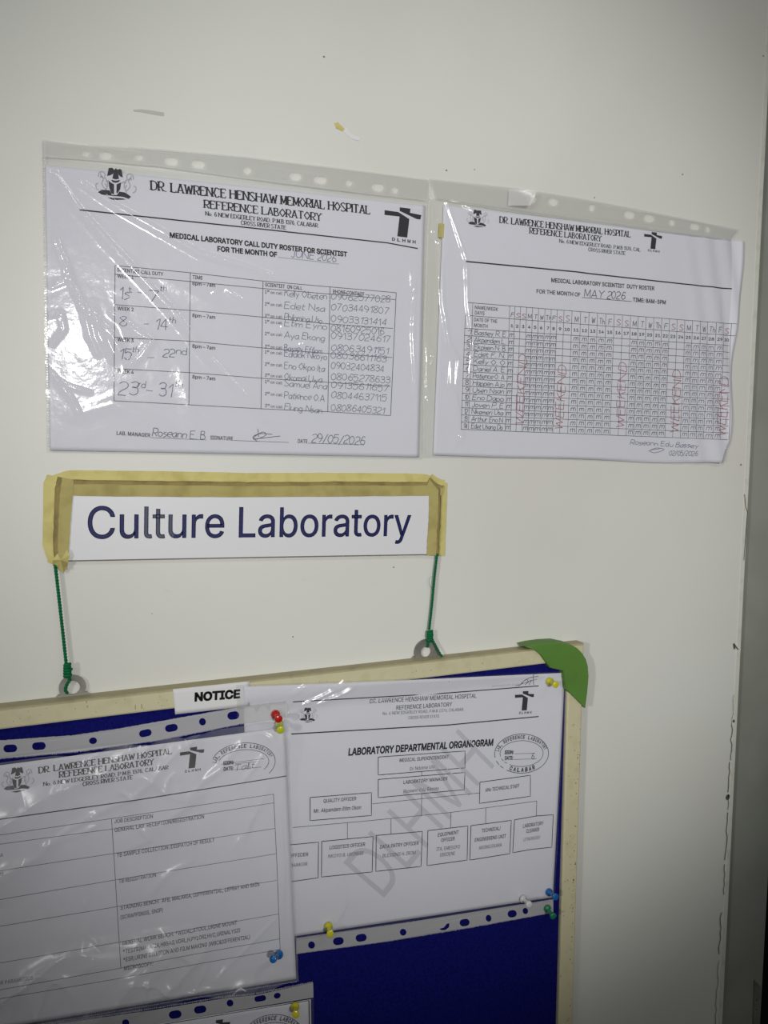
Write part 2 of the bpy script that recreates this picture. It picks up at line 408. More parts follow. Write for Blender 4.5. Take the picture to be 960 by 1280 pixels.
def stamp(ink, cx, cy, ax, ay, rot, gap=None, low='CALABAR', label=True):
    def e(t, k=1.0, kx=None): 
        x = math.cos(t)*ax*(kx or k); y = -math.sin(t)*ay*k
        return (cx+x*math.cos(rot)-y*math.sin(rot), cy+x*math.sin(rot)+y*math.cos(rot))
    for k, kx, w_ in ((1, 1, .8), (.66, .80, .7)):
        for a0, a1 in (gap or ((0, 2*math.pi),)):
            n = max(6, int((a1-a0)*12)); ink.line([e(a0+(a1-a0)*i/n, k, kx) for i in range(n+1)], w_, 'stamp')
    tx = 'LAB. REFERENCE LABORATORY'; n = len(tx)
    for i, ch in enumerate(tx):
        if ch == ' ': continue
        t = math.radians(170-160*(i+.5)/n); dt = math.radians(2.5)
        ink.text(ch, e(t+dt, .76, .86), e(t-dt, .76, .86), ay*.17, 'stamp', .03)
    for i, ch in enumerate(low):
        t = math.radians(238+64*(i+.5)/len(low)); dt = math.radians(3.2)
        ink.text(ch, e(t-dt, .93, .95), e(t+dt, .93, .95), ay*.19, 'stamp', .04)
    if label:
        q = lambda x, y: (cx+x*math.cos(rot)-y*math.sin(rot), cy+x*math.sin(rot)+y*math.cos(rot))
        ink.text('SIGN:', q(-ax*.64, 0), q(-ax*.3, 0), 4.2, 'stamp', .04); ink.line([q(-ax*.26, 0), q(ax*.5, 0)], .5, 'stamp')
        ink.text('DATE:', q(-ax*.64, ay*.29), q(-ax*.33, ay*.29), 4.2, 'stamp', .04); ink.line([q(-ax*.3, ay*.29), q(ax*.55, ay*.29)], .5, 'stamp')

# ------------------------------------------------------------------ sheets and sleeves
def vnoise(X, Z, sc, seed):
    rs = np.random.RandomState(seed); T = rs.rand(64, 64); x = X*sc+500; z = Z*sc+500
    xi = np.floor(x).astype(int); zi = np.floor(z).astype(int); fx = x-xi; fz = z-zi
    fx = fx*fx*(3-2*fx); fz = fz*fz*(3-2*fz)
    g = lambda a, b: T[a % 64, b % 64]
    return (g(xi, zi)*(1-fx)+g(xi+1, zi)*fx)*(1-fz)+(g(xi, zi+1)*(1-fx)+g(xi+1, zi+1)*fx)*fz
def pdist(X, Z, A, B):
    A = np.array(A); B = np.array(B); d = B-A; L = d.dot(d)
    t = np.clip(((X-A[0])*d[0]+(Z-A[1])*d[1])/L, 0, 1)
    return np.hypot(X-A[0]-t*d[0], Z-A[1]-t*d[1]), t
class Sheet:
    def __init__(s, off, seed, amp=.0005, extra=None): s.off = off; s.seed = seed; s.amp = amp; s.extra = extra
    def surf(s, X, Z):
        X = np.asarray(X, float); Z = np.asarray(Z, float)
        r = s.off+s.amp*(vnoise(X, Z, 14, s.seed)-.0)
        if s.extra is not None: r = r+s.extra(X, Z)
        return r
def grid_quad(quad, off, step):
    q = [np.array(P(x, y, off)) for x, y in quad]
    nu = max(2, int(np.linalg.norm(q[1]-q[0])/step)); nv = max(2, int(np.linalg.norm(q[3]-q[0])/step))
    u, v = np.meshgrid(np.linspace(0, 1, nu+1), np.linspace(0, 1, nv+1))
    XY = [(1-u)*(1-v)*q[0][k]+u*(1-v)*q[1][k]+u*v*q[2][k]+(1-u)*v*q[3][k] for k in (0, 1)]
    return XY[0].ravel(), XY[1].ravel(), nu, nv, u.ravel(), v.ravel()
def grid_faces(nu, nv):
    i, j = np.meshgrid(np.arange(nu), np.arange(nv)); a = (j*(nu+1)+i).ravel()
    return np.column_stack([a, a+nu+1, a+nu+2, a+1])
def fastmesh(name, vs, quads, mt, parent):
    me = bpy.data.meshes.new(name); vs = vs-np.array(parent.location); n = len(quads)
    me.vertices.add(len(vs)); me.vertices.foreach_set('co', vs.astype('f4').ravel())
    me.loops.add(n*4); me.loops.foreach_set('vertex_index', quads.astype('i4').ravel())
    me.polygons.add(n); me.polygons.foreach_set('loop_start', np.arange(0, n*4, 4, dtype='i4'))
    me.polygons.foreach_set('use_smooth', np.ones(n, bool)); me.update(calc_edges=True); me.validate()
    me.materials.append(M[mt]); o = bpy.data.objects.new(name, me); C.objects.link(o); o.parent = parent; return o
def quad_center(quad, off):
    q = [P(x, y, off) for x, y in quad]; return (float(np.mean([p[0] for p in q])), -off, float(min(p[1] for p in q)))
def paper_mesh(sh, quad, parent, mt='paper', th=.00012, wob=None):
    X, Z, nu, nv, u, v = grid_quad(quad, sh.off, .003)
    if wob: X, Z = wob(X, Z, u, v)
    f = sh.surf(X, Z); n = len(X)
    vs = np.vstack([np.column_stack([X, -f, Z]), np.column_stack([X, -f+th, Z])])
    g = grid_faces(nu, nv); back = g[:, ::-1]+n
    edge = []
    idx = lambda i, j: j*(nu+1)+i
    ring = [idx(i, 0) for i in range(nu+1)]+[idx(nu, j) for j in range(1, nv+1)]+[idx(i, nv) for i in range(nu-1, -1, -1)]+[idx(0, j) for j in range(nv-1, 0, -1)]
    for k in range(len(ring)):
        a, b = ring[k], ring[(k+1) % len(ring)]; edge.append((a, b, b+n, a+n))
    return fastmesh('sheet', vs, np.vstack([g, back, np.array(edge)]), mt, parent)
def film_relief(X, Z, ridges, seed, rough, off, crumple=0):
    if crumple:
        # crumpled film: sharp creases where two value-noise fields cross, in three directions
        cr = 0
        for k, (sx_, sz_, fr_) in enumerate(((1, .45, 38), (.5, -1, 30), (1.1, -.35, 62))):
            a = vnoise(X*sx_+Z*sz_, Z*sx_*.45-X*sz_*.45, fr_, seed+20+k); b = vnoise(X*sx_+Z*sz_, Z*sx_*.45-X*sz_*.45, fr_*.83, seed+30+k)
            cr = cr+(38/fr_)*np.exp(-np.abs(a-b)*5)
        mask = np.clip(vnoise(X, Z, 18, seed+40)*2.4-.7, 0, 1)
        return crumple*.0011*cr*mask+film_relief(X, Z, ridges, seed, rough, off)
    h = rough*.0011*np.abs(vnoise(X, Z, 55, seed)-vnoise(X, Z, 70, seed+1))
    h += rough*.0022*np.abs(vnoise(X, Z, 16, seed+2)-vnoise(X+Z*.4, Z, 22, seed+3))
    for pts, A, W in ridges:
        best = None; T0 = 0; tot = len(pts)-1
        q = [P(x, y, off) for x, y in pts]; dm = np.full(X.shape, 1e9); tt = np.zeros(X.shape)
        for i in range(tot):
            d, t = pdist(X, Z, q[i], q[i+1]); k = d < dm; dm[k] = d[k]; tt[k] = (i+t[k])/tot
        h += 1.35*A*(.5+.5*np.sin(np.pi*np.clip(tt, .02, .98)))*np.exp(-(dm/(1.15*W))**2)
    return h
def film_mesh(sh, quad, parent, ridges, seed, rough=1.0, mt='film', gap=.0006, name='film', step=.0009, crumple=0):
    X, Z, nu, nv, u, v = grid_quad(quad, sh.off, step)
    f = sh.surf(X, Z)+gap+film_relief(X, Z, ridges, seed, rough, sh.off, crumple)
    return fastmesh(name, np.column_stack([X, -f, Z]), grid_faces(nu, nv), mt, parent)
def oval(cx, cy, rx, ry, tilt, n=14):
    return [(cx+rx*math.cos(t)*math.cos(tilt)-ry*math.sin(t)*math.sin(tilt), cy+rx*math.cos(t)*math.sin(tilt)+ry*math.sin(t)*math.cos(tilt)) for t in [2*math.pi*i/n for i in range(n)]]
def capsule(cx, cy, rx, ry, tilt):
    L = max(rx-ry, 0); o = []
    for sgn in (1, -1):
        for i in range(7):
            a = (-math.pi/2+math.pi*i/6) if sgn > 0 else (math.pi/2+math.pi*i/6)
            o.append((L*sgn+ry*math.cos(a), ry*math.sin(a)))
    return [(cx+x*math.cos(tilt)-y*math.sin(tilt), cy+x*math.sin(tilt)+y*math.cos(tilt)) for x, y in o]
def strip_mesh(sh, outline, holes, parent, mt, gap=.0007, name='punched_strip'):
    loops = [[P(x, y, sh.off) for x, y in outline]]
    for h in holes: loops.append([P(x, y, sh.off) for x, y in h])
    v, f = fill_loops(loops); v = np.array(v)
    # split long fill triangles so the strip can follow the relief
    off = sh.surf(v[:, 0], v[:, 1])+gap
    return meshobj(name, np.column_stack([v[:, 0], -off, v[:, 1]]), f, mt, parent)
def seam(sh, pts, parent, wpx=2.0, dash=2.4, mt='seam', gap=.0009, name='weld_seam'):
    ink = Ink(sh)
    for (x0, y0), (x1, y1) in zip(pts[:-1], pts[1:]):
        L = math.hypot(x1-x0, y1-y0); n = int(L/dash); dx, dy = (x1-x0)/L, (y1-y0)/L
        for i in range(n):
            a = (i+.1)*dash; b = a+dash*.62; o = R.uniform(-.25, .25)
            ink.line([(x0+dx*a-dy*o, y0+dy*a+dx*o), (x0+dx*b-dy*o, y0+dy*b+dx*o)], wpx*R.uniform(.6, 1.1), mt)
    return ink.build(name, parent, gap)
def solid_film(o, th=.00008):
    return o

# ================================================================== the setting
XE = P(934, 630)[0]                                    # free edge of the door
door = box('door_1', XE-.95, XE-.0045, 0, .04, 0, 2.2, 'door', kind='structure')
lip = box('edge_lipping', XE-.0045, XE, -.0006, .04, 0, 2.2, 'lip', door)
def on_door(pts, off=.0004):
    return [(p[0], -off, p[1]) for p in (P(x, y, off) for x, y in pts)]
door_sheet = Sheet(0.0, 1, 0)
ck = Ink(door_sheet)
pts = [(930, 618), (931, 632), (933, 640), (932, 660), (929, 700)]
ck.line([(x+R.uniform(-.6, .6), y) for x, y in pts], .9, 'crack')
pts = [(917, 805), (922, 812)]
ck.line(pts, 1.3, 'crack'); ck.line([(916.5, 804), (917.5, 811)], 2.2, 'crack')
y = 815
q = []
while y < 1330:
    q.append((P(916, 900)[0], y)); y += 7
for a, b, w_ in ((868, 905, .7), (905, 950, 1.4), (952, 990, 1.6), (992, 1012, 1.2), (1015, 1075, 1.6), (1080, 1118, 1.4), (1140, 1192, 1.6), (1200, 1300, 1.0)):
    n = max(3, int((b-a)/6)); xx = lambda yy: 911.6-(yy-960)*.052-(1.5 if yy > 1120 else 0)
    ck.line([(xx(a+(b-a)*i/n)+R.uniform(-1.0, 1.0), a+(b-a)*i/n) for i in range(n+1)], w_*.62, 'crack')
ck.poly([oval(909, 996, 2.2, 3.6, .3)], 'crack'); ck.poly([oval(916.5, 901, 1.2, 2, 0)], 'crack')
ck.build('paint_cracks', door, .0009)
# scuffs and pinholes in the paint (flat marks of their own)
sc_ = Ink(door_sheet)
for x, y, r in ((405, 71, 1.3), (558, 213, 1.2), (593, 212, .8), (366, 796, 1.0), (434, 633, .8), (853, 218, 1.0), (954, 70, 1.0), (926, 581, 1.3), (743, 247, .9), (492, 709, 1.0), (190, 767, .8)):
    sc_.poly([oval(x, y, r, r*.8, .3, 8)], 'scuff')
for _ in range(12):
    x, y = R.uniform(120, 520), R.uniform(715, 800); a = R.uniform(-.5, .3)
    sc_.line([(x, y), (x+8*math.cos(a), y+8*math.sin(a))], .35, 'lip')
sc_.build('paint_marks', door, .0002)
XJ = P(951.5, 1250, -.012)[0]
box('trim_1', XE+.002, XJ, .012, .12, 0, 2.2, 'jamb', kind='structure')
jb = bpy.data.objects['trim_1']
sk = slab('strike_plate', [P(x, y, -.010) for x, y in ((944, 1226), (951.5, 1234), (949, 1330), (941, 1330))], -.012, -.0105, 'zinc', jb)
for yy in (1250, 1262, 1292):
    c = P(946.5-(yy-1250)*.04, yy, -.010); vs, fs = lathe((c[0], .0108, c[1]), (c[0], .0100, c[1]), [(0, .0011), (.6, .0011), (1, .0006)], 10)
    meshobj('screw', vs, fs, 'crack', jb)
box('wall_right', XJ+.0, XJ+1.2, .09, .22, 0, 2.7, 'dark', kind='structure')  # near-black colour stands in for the shade in the gap beyond the jamb
box('trim_2', XE-.95-.05, XE-.953, -.01, .12, 0, 2.2, 'jamb', kind='structure')
box('trim_3', XE-1.0, XJ, -.01, .12, 2.2, 2.26, 'jamb', kind='structure')
box('wall_left', XE-2.2, XE-1.0, .0, .14, 0, 2.7, 'wall', kind='structure')
box('wall_back', XE-1.0, XJ, .0, .14, 2.26, 2.7, 'wall', kind='structure')
box('floor', XE-2.2, XJ+1.2, -2.6, .25, -.05, 0, 'floor', kind='structure')

# ================================================================== duty roster on the door, left
def roster_june():
    sh = Sheet(.0010, 5, .0008)
    pq = [(56, 206), (531, 257), (523, 571.5), (62, 563)]
    t = thing('roster_sheet', quad_center(pq, sh.off), 'white call duty roster sheet for June 2026 on the door above the sign', 'paper sheet')
    paper_mesh(sh, pq, t)
    h = Ink(sh)
    h.serif('DR. LAWRENCE HENSHAW MEMORIAL HOSPITAL', (189, 237.5), (462, 268), 10.6, 'ink', .21)
    h.serif('REFERENCE LABORATORY', (255.5, 260), (401, 276.5), 9.4, 'ink', .21)
    h.serif('No. 6 NEW EDGERLEY ROAD, P.M.B 1376, CALABAR.', (257, 269.5), (398, 284.6), 4.9, 'small')
    h.serif('CROSS RIVER STATE', (301, 281), (357, 287.5), 4.9, 'small')
    h.line([(99.6, 262.4), (290, 282.7), (484, 303.8), (522, 310.8)], 1.7)
    h.text('MEDICAL LABORATORY CALL DUTY ROSTER FOR SCIENTIST', (212, 297), (433.5, 321), 5.9, 'ink', .035)
    h.text('FOR THE MONTH OF', (271.5, 314), (346, 321.5), 5.9, 'ink', .035)
    for i in range(38): h.line([(348+i*2, 322+i*.22), (349+i*2, 322.1+i*.22)], .8, 'small')
    h.build('printed_heading', t)
    e = Ink(sh); emblem(e, 143, 230.5, 53, .08); e.build('coat_of_arms', t)
    e = Ink(sh); logo(e, 480.5, 257, 46, 36.5, .125); e.build('cross_logo', t)
    g = Ink(sh); L = lambda *p: g.line(p, .8, 'ink2')
    L((143.8, 332), (237.8, 341), (328.5, 351.5), (495, 366)); L((143, 343), (237.8, 352), (328.5, 360.8), (495, 374.7))
    L((143, 380.8), (236.5, 388), (328.5, 396.6), (412, 405), (491, 410.6)); L((143, 421.8), (236, 426.4), (328, 435), (411, 442), (490, 447))
    L((143, 460.8), (236, 465.7), (328, 473), (411, 478), (488, 483)); L((142.4, 501), (236, 506), (326, 511), (409.5, 514.7), (488, 519.5))
    L((143.8, 332), (142.4, 501)); L((237.8, 341), (236, 506)); L((328.5, 351.5), (326, 511)); L((412.3, 358.6), (409.5, 514.7)); L((495, 366), (488, 519.5))
    T = lambda s_, a, b, hh=4.3, mt='small': g.text(s_, a, b, hh, mt, .015)
    T('SCIENTIST CALL DUTY', (146.5, 339.3), (204, 345)); T('TIME', (240.5, 348.5), (253, 349.7)); T('SCIENTIST  ON CALL', (331, 358), (377.5, 362.5)); T('PHONE CONTACT', (416, 366.5), (455, 370))
    for i, (y0, y1) in enumerate(((347, 349), (387.5, 389.2), (426.5, 428), (466, 467.6))): T('WEEK %d' % (i+1), (146.5, y0), (167, y1))
    for y0 in (356.3, 396.2, 434.6, 473): T('8pm – 7am', (240.3, y0), (269, y0+2.6), 4.3)
    rows = (365, 380, 394.6, 402, 417, 433, 440, 455, 469, 477, 492, 507)
    for i, y0 in enumerate(rows):
        o = '1st' if i % 3 == 0 else ('2nd' if i % 3 == 1 else '3rd')
        T(o[0], (331, y0+2), (333, y0+2.2), 4); T(o[1:], (333.6, y0), (336.4, y0+.3), 2.6); g.text('on call', (338, y0+2.5), (352.5, y0+3.6), 3.6, 'small', .004)
    T('LAB. MANAGER', (145.6, 543.5), (187.6, 546.4), 4.6); g.line([(188, 547), (258, 550)], .5, 'small')
    T('SIGNATURE', (262.6, 549.2), (291, 550.5), 4.6); g.line([(292, 550.6), (361, 553)], .5, 'small'); T('DATE', (372, 553.5), (384, 554.1), 4.6); g.line([(385, 554), (455, 556)], .5, 'small')
    g.build('printed_table', t)
    p = Ink(sh); W = lambda s_, a, b, hh, mt='pen', w_=.8: p.hand(s_, a, b, hh, mt, w_)
    W('JUNE 2026', (364, 322), (419, 328), 8.5)
    W('1s', (149, 374), (161, 375), 15, w_=1); W('t', (161, 366), (165, 366), 8); W('-', (170, 371), (181, 372), 11); W('7', (186, 377), (198, 378), 14, w_=1); W('th', (200, 363), (208, 364), 7)
    W('8', (150, 408), (158, 408), 12); W('-', (180, 410), (186, 410), 11); W('14', (193, 411), (209, 412), 14, w_=1); W('th', (211, 403), (219, 404), 8)
    W('15', (149, 448), (163, 449), 13, w_=1); W('th', (165, 440), (173, 441), 7); W('-', (184, 452), (192, 452), 11); W('22', (203, 446), (218, 447), 10, w_=1); W('nd', (220, 443), (233, 444), 9)
    W('23', (147, 493), (171, 495), 17, w_=1); W('rd', (172, 484), (181, 485), 9); W('-', (182, 492), (190, 493), 11); W('31', (198, 495), (214, 496), 17, w_=1); W('th', (218, 483), (228, 484), 8)
    nm = ('Kelly Obeten', 'Edet Nsa', 'Philomina Uso', 'Etim Eyno', 'Aya Ekong', 'Bassey Effiom', 'Edidiok Nkoyo', 'Eno Okpo Ita', 'Okomai Uwa', 'Samuel Ana', 'Patience O.A', 'Elung Nsan')
    ph = ('09062577028', '07034491807', '09033131414', '08160925016', '09137024617', '08063491151', '08036611163', '09032404834', '08065278633', '09135611657', '08044637115', '08086405321')
    py_ = (374, 388, 402.5, 414, 423.5, 438.5, 448, 460.5, 474.5, 485, 497.5, 513)
    for i, y0 in enumerate(rows):
        W(nm[i], (355, y0+5.5), (408-(i % 3)*3, y0+9.8), 8.2, w_=.7); W(ph[i], (413.5, py_[i]), (487-(i % 4)*2.5, py_[i]+4.5), 8.2, w_=.72)
    W('Roseann E. B', (190, 545.5), (256, 549), 10, 'pend'); W('29/05/2026', (389, 552.5), (455, 556), 10.5, 'pend')
    p.line([tuple(q) for q in smooth([(322, 552), (317, 547), (328, 540), (332, 544), (320, 549), (316, 546), (325, 542), (340, 543)], 4)], .8, 'pend')
    p.line([(322, 536), (323, 546)], .8, 'pend'); p.line([(316, 549), (350, 545)], .8, 'pend')
    p.build('handwriting', t)
    # sleeve
    fq = [(52.5, 197), (534, 250), (527, 574.5), (58, 565.5)]
    s = thing('plastic_sleeve', quad_center(fq, sh.off+.001), 'creased clear plastic sleeve over the June roster with a punched strip on top', 'plastic sleeve')
    r = [([(68, 219), (100, 265), (140, 310), (180, 352), (215, 390), (262, 450), (310, 500), (345, 545)], .0016, .0026),
         ([(105, 232), (150, 262), (200, 290), (250, 318), (300, 332), (338, 345)], .0014, .0021),
         ([(72, 305), (85, 340), (92, 360), (104, 385), (112, 420), (122, 442)], .0011, .0018), ([(72, 305), (86, 338), (82, 352), (64, 360)], .0006, .0012),
         ([(104, 385), (125, 405), (140, 420), (150, 440), (165, 455)], .0012, .0022), ([(140, 392), (170, 415), (189, 427), (176, 445), (160, 458)], .0012, .0018),
         ([(116, 380), (124, 420), (140, 450)], .0010, .0020), ([(150, 380), (160, 420)], .0009, .002),
         ([(60, 462), (78, 484), (90, 500), (100, 520)], .0010, .0014), ([(64, 470), (88, 484), (112, 490)], .0006, .0012), ([(62, 395), (76, 392), (80, 412), (66, 430)], .0008, .0013),
         ([(266, 365), (284, 355)], .0007, .0010), ([(284, 363), (300, 374), (312, 385)], .0006, .0016),
         ([(474, 402), (454, 432), (436, 455)], .0008, .0010), ([(512, 330), (516, 360), (508, 380)], .0006, .0015),
         ([(92, 520), (140, 505), (200, 530), (235, 560)], .0005, .004), ([(230, 470), (238, 520), (250, 560)], .0005, .005), ([(520, 300), (515, 420), (522, 560)], .0008, .0013),
         ([(210, 352), (250, 372), (330, 420), (390, 470)], .0004, .005), ([(353, 408), (357, 415)], .0007, .0012), ([(376, 430), (382, 428)], .0008, .0012)]
    film_mesh(sh, fq, s, r, 21, .16)
    tilt = math.atan2(50, 482)
    hs = [oval(107, 192, 4.6, 3.6, tilt), capsule(131.5, 194.5, 8, 4.6, tilt), oval(173.5, 197, 5, 3.8, tilt), capsule(214, 201.8, 8.5, 5, tilt), capsule(247.5, 205.8, 8.3, 5, tilt),
          oval(309, 213.5, 4.8, 4.8, tilt), capsule(369, 221, 7.5, 5, tilt), capsule(400, 225.3, 8, 4.6, tilt), oval(436, 229, 4, 4, tilt), capsule(472, 234.5, 7.5, 4.8, tilt), oval(493.5, 238, 4, 4.2, tilt)]
    strip_mesh(sh, [(52, 175), (100, 180.5), (200, 187), (300, 196), (420, 210), (535.5, 225), (534, 250), (420, 238), (300, 222.5), (200, 208.5), (110, 200), (52.5, 196)], hs, s, 'strip')
    seam(sh, [(52.5, 196), (110, 200), (200, 208.5), (300, 222.5), (420, 238), (534, 251)], s, 2.6)
    seam(sh, [(54, 180), (57, 380), (61, 562)], s, 2.2, 3.2); seam(sh, [(160, 184), (300, 196.5), (534, 225.5)], s, .9, 2.6)
    return sh
roster_june()

# ================================================================== duty roster on the door, right
def roster_may():
    Xr = P(905, 570)[0]; Zb = P(905, 570)[1]
    ex = lambda X, Z: .003*np.clip((X-(Xr-.05))/.05, 0, 1)**2*np.exp(-((Z-Zb)/.05)**2)+.0010*np.clip((X-(Xr-.07))/.07, 0, 1)*(1+np.sin((X+Z*.25)*260))
    sh = Sheet(.0010, 9, .0008, ex)
    pq = [(554, 256), (928, 302), (904, 580), (541, 569)]
    t = thing('roster_sheet', quad_center(pq, sh.off), 'white duty roster sheet for May 2026 with a large grid of small entries', 'paper sheet')
    def wob(X, Z, u, v):
        k = np.clip((u-.9)/.1, 0, 1); return X+k*(.0022*np.sin(v*9)+.002*np.sin(np.pi*v)-.006*np.clip((v-.9)/.1, 0, 1)), Z-.0012*np.clip((v-.8)/.2, 0, 1)*np.sin(u*11)*u
    paper_mesh(sh, pq, t, wob=wob)
    h = Ink(sh)
    h.serif('DR. LAWRENCE HENSHAW MEMORIAL HOSPITAL', (624.4, 278.8), (787.6, 296.8), 7.6, 'ink', .21)
    h.serif('REFERENCE LABORATORY', (661.7, 292), (751, 302), 7, 'ink', .21)
    h.serif('No. 6 NEW EDGERLEY ROAD, P.M.B 1376, CAL', (699, 303.4), (800, 314.5), 4.2, 'small'); h.serif('CROSS RIVER STATE', (735, 314), (781, 319), 4.2, 'small')
    h.line([(582, 327), (720, 340), (740, 342.6), (912.5, 361.5)], 1.7)
    h.text('MEDICAL LABORATORY SCIENTIST  DUTY ROSTER', (688.5, 352.8), (817.4, 363), 4.8, 'ink', .02)
    h.text('FOR THE MONTH OF', (670, 366.5), (724.7, 371), 4.8, 'ink', .015); h.line([(727, 372), (789, 377)], .7, 'small'); h.text('TIME: 8AM-5PM', (790.6, 377), (831.6, 380.5), 4.8, 'ink', .02)
    h.build('printed_heading', t)
    e = Ink(sh); emblem(e, 596, 273.5, 29, .07); e.build('coat_of_arms', t)
    e = Ink(sh); logo(e, 805, 289, 22.5, 21, .12); e.build('cross_logo', t)
    # the grid
    g = Ink(sh)
    cen = [639, 645.5, 653, 660.6, 668, 675.5, 684, 691, 699, 708, 719, 729.5, 740, 750.6, 761, 771.4, 781.7, 791.5, 801, 810.8, 821, 830.5, 840, 849.7, 859.3, 868.8, 878.4, 888, 897.6, 907]
    bx = [635.7]+[(cen[i]+cen[i+1])/2 for i in range(29)]+[912]
    top = lambda x: 378.7+(x-590)*(405-378.7)/329; r2 = lambda x: 395+(x-590)*25/327; r3 = lambda x: 411+(x-590)*21/318; bot = lambda x: 536.8+(x-584)*12.6/323
    shx = lambda x, f: x-(4.5+(x-590)*.0)*f           # columns lean left towards the foot
    def rowline(f, x0, x1, mt='ink2', w_=.7):
        xs = [x0+(x1-x0)*i/6 for i in range(7)]
        g.line([(shx(x, f), r3(x)+(bot(x)-r3(x))*f) for x in xs], w_, mt)
    g.line([(583, 378.2), (919, 405.3)], .7, 'ink2'); g.line([(581, 394.2), (917, 420)], .7, 'ink2')
    for i in range(15): rowline(i/14, 580, 911)
    def col(x, y0=None):
        xs = x+1; g.line([(xs, top(x) if y0 is None else y0), (x, r3(x)), (shx(x, 1), bot(x))], .6, 'ink2')
    col(580.5, 394); col(589.5)
    for x in bx[:-1]: col(x)
    col(912)
    T = lambda s_, a, b: g.text(s_, a, b, 4.3, 'small', .01)
    T('NAME/WEEK', (593, 386.3), (622, 389)); T('DAYS', (593, 393), (605, 394)); T('DATE OF THE', (592, 401.5), (621, 404)); T('MONTH', (592, 408.6), (609, 410.2))
    for i, x in enumerate(cen):
        s_ = str(i+1); wd = 1.6*len(s_); g.text(s_, (x-wd+.4, r3(x)-5.2), (x+wd+.4, r3(x)-4.9), 3.6, 'small', .02)
    g.build('printed_grid', t)
    p = Ink(sh)
    wk = ['F', 'S', 'S', 'M', 'T', 'W', 'Th']
    for i, x in enumerate(cen):
        s_ = wk[i % 7]; c = 'red' if s_ == 'S' else 'pend'; w2 = 2 if len(s_) == 1 else 3.1
        p.hand(s_, (x-w2+1, r2(x)-2.2), (x+w2+1, r2(x)-1.9), 7 if x > 700 else 5.5, c, .75)
    pos = lambda x, f: (shx(x, f), r3(x)+(bot(x)-r3(x))*f)
    nm = ('Bassey R. E', 'Akpendem L.', 'Ekpisen N. B', 'Edet F. N.', 'Kelly O. O', 'Daniel A. E', 'Patience O. A', 'Happen Ajo', 'Usen Nsan', 'Eno Dapo', 'Joven P. E', 'Nkemeri Usa', 'Arthur Eno N', 'Edet Usang Da')
    for r in range(14):
        f = (r+.82)/14; a = pos(583.5, f); p.hand(str(r+1), a, (a[0]+4, a[1]+.3), 6, 'pend', .75)
        a = pos(593, f); b = pos(632, f); p.hand(nm[r], a, b, 6.2, 'pend', .72)
        for i, x in enumerate(cen):
            if wk[i % 7] == 'S': continue
            a = pos(x-2.4, f-.004); b = pos(x+2.9, f-.004); p.hand('m', a, b, 7.5 if x > 700 else 7, 'pen' if i > 22 else 'pend', .8, .25)
    p.hand('MAY 2026', (730, 371), (780, 375), 9.5, 'pend', .95)
    for x, y0, y1 in ((655, 532, 445), (704, 538, 458), (780, 535, 455), (848, 541, 464), (905, 545, 472)):
        p.hand('WEEKEND', (x-1, y0), (x+3, y1), 10, 'red', .85)
    p.hand('Roseann Edu Bassey', (787, 555.5), (871, 560), 6, 'pen', .7); p.hand('02/05/2026', (836, 569), (870, 570), 6, 'pen', .7)
    p.line(smooth([(810, 564), (820, 560), (830, 562), (818, 566), (812, 563), (824, 561)], 4), .7, 'pen')
    p.build('handwriting', t)
    fq = [(535, 247), (913, 300), (905, 577), (527, 572)]
    s = thing('plastic_sleeve', quad_center(fq, sh.off+.001), 'clear plastic sleeve over the May roster with a grey punched strip and glare patch', 'plastic sleeve')
    r = [([(556, 250), (568, 285), (581, 325), (583, 380), (590, 430), (586, 470)], .0010, .0014), ([(545, 278), (550, 330), (552, 380), (560, 430), (572, 450), (568, 490), (578, 545)], .0011, .0017),
         ([(558, 252), (585, 268), (620, 300), (668, 335)], .0007, .0035), ([(598, 333), (610, 355), (630, 385), (650, 410)], .0006, .0030),
         ([(563, 452), (562, 480), (572, 520), (576, 545), (564, 562)], .0012, .0017), ([(534, 430), (541, 445), (536, 460)], .0009, .0013), ([(538, 250), (541, 290), (546, 300)], .0009, .0014),
         ([(533, 500), (540, 512)], .0009, .0013), ([(536, 300), (531, 400), (534, 560)], .0007, .0012), ([(700, 390), (720, 420), (705, 470)], .0003, .004),
         ([(900, 320), (893, 440), (880, 560)], .0005, .003), ([(740, 300), (760, 330)], .0004, .003)]
    film_mesh(sh, fq, s, r, 35, .35)
    tilt = math.atan2(65, 386)
    hs = [oval(664, 249, 6, 5, tilt), oval(691, 252.5, 6, 4.8, tilt), oval(739.5, 260, 3.6, 4.5, tilt), capsule(786.4, 268.6, 6.3, 4.7, tilt), capsule(811, 273, 6.3, 4.6, tilt),
          oval(839.5, 278.2, 3.5, 4, tilt-.5), capsule(868, 283.3, 5.8, 4, tilt), oval(884, 286.8, 3, 4, tilt-.5)]
    strip_mesh(sh, [(536, 223.5), (640, 235), (720, 247), (820, 266), (922, 287.5), (912, 301), (820, 290), (740, 278), (640, 265), (545, 250)], hs, s, 'strip', name='punched_strip')
    # added milky film piece, tilted and whitened to stand in for a lamp reflection
    q = [(635, 237), (666, 241.5), (657, 260), (634, 257.5)]; X, Z, nu, nv, u, v = grid_quad(q, sh.off, .0015)
    fastmesh('glare_patch', np.column_stack([X, -(sh.off+.0012+.0056*u+.0004*np.sin(v*3.0)), Z]), grid_faces(nu, nv), 'glare_film', s)
    seam(sh, [(560, 252), (640, 265), (740, 278), (912, 301)], s, 1.2); seam(sh, [(536, 228), (529, 400), (528, 568)], s, 1.4, 3)
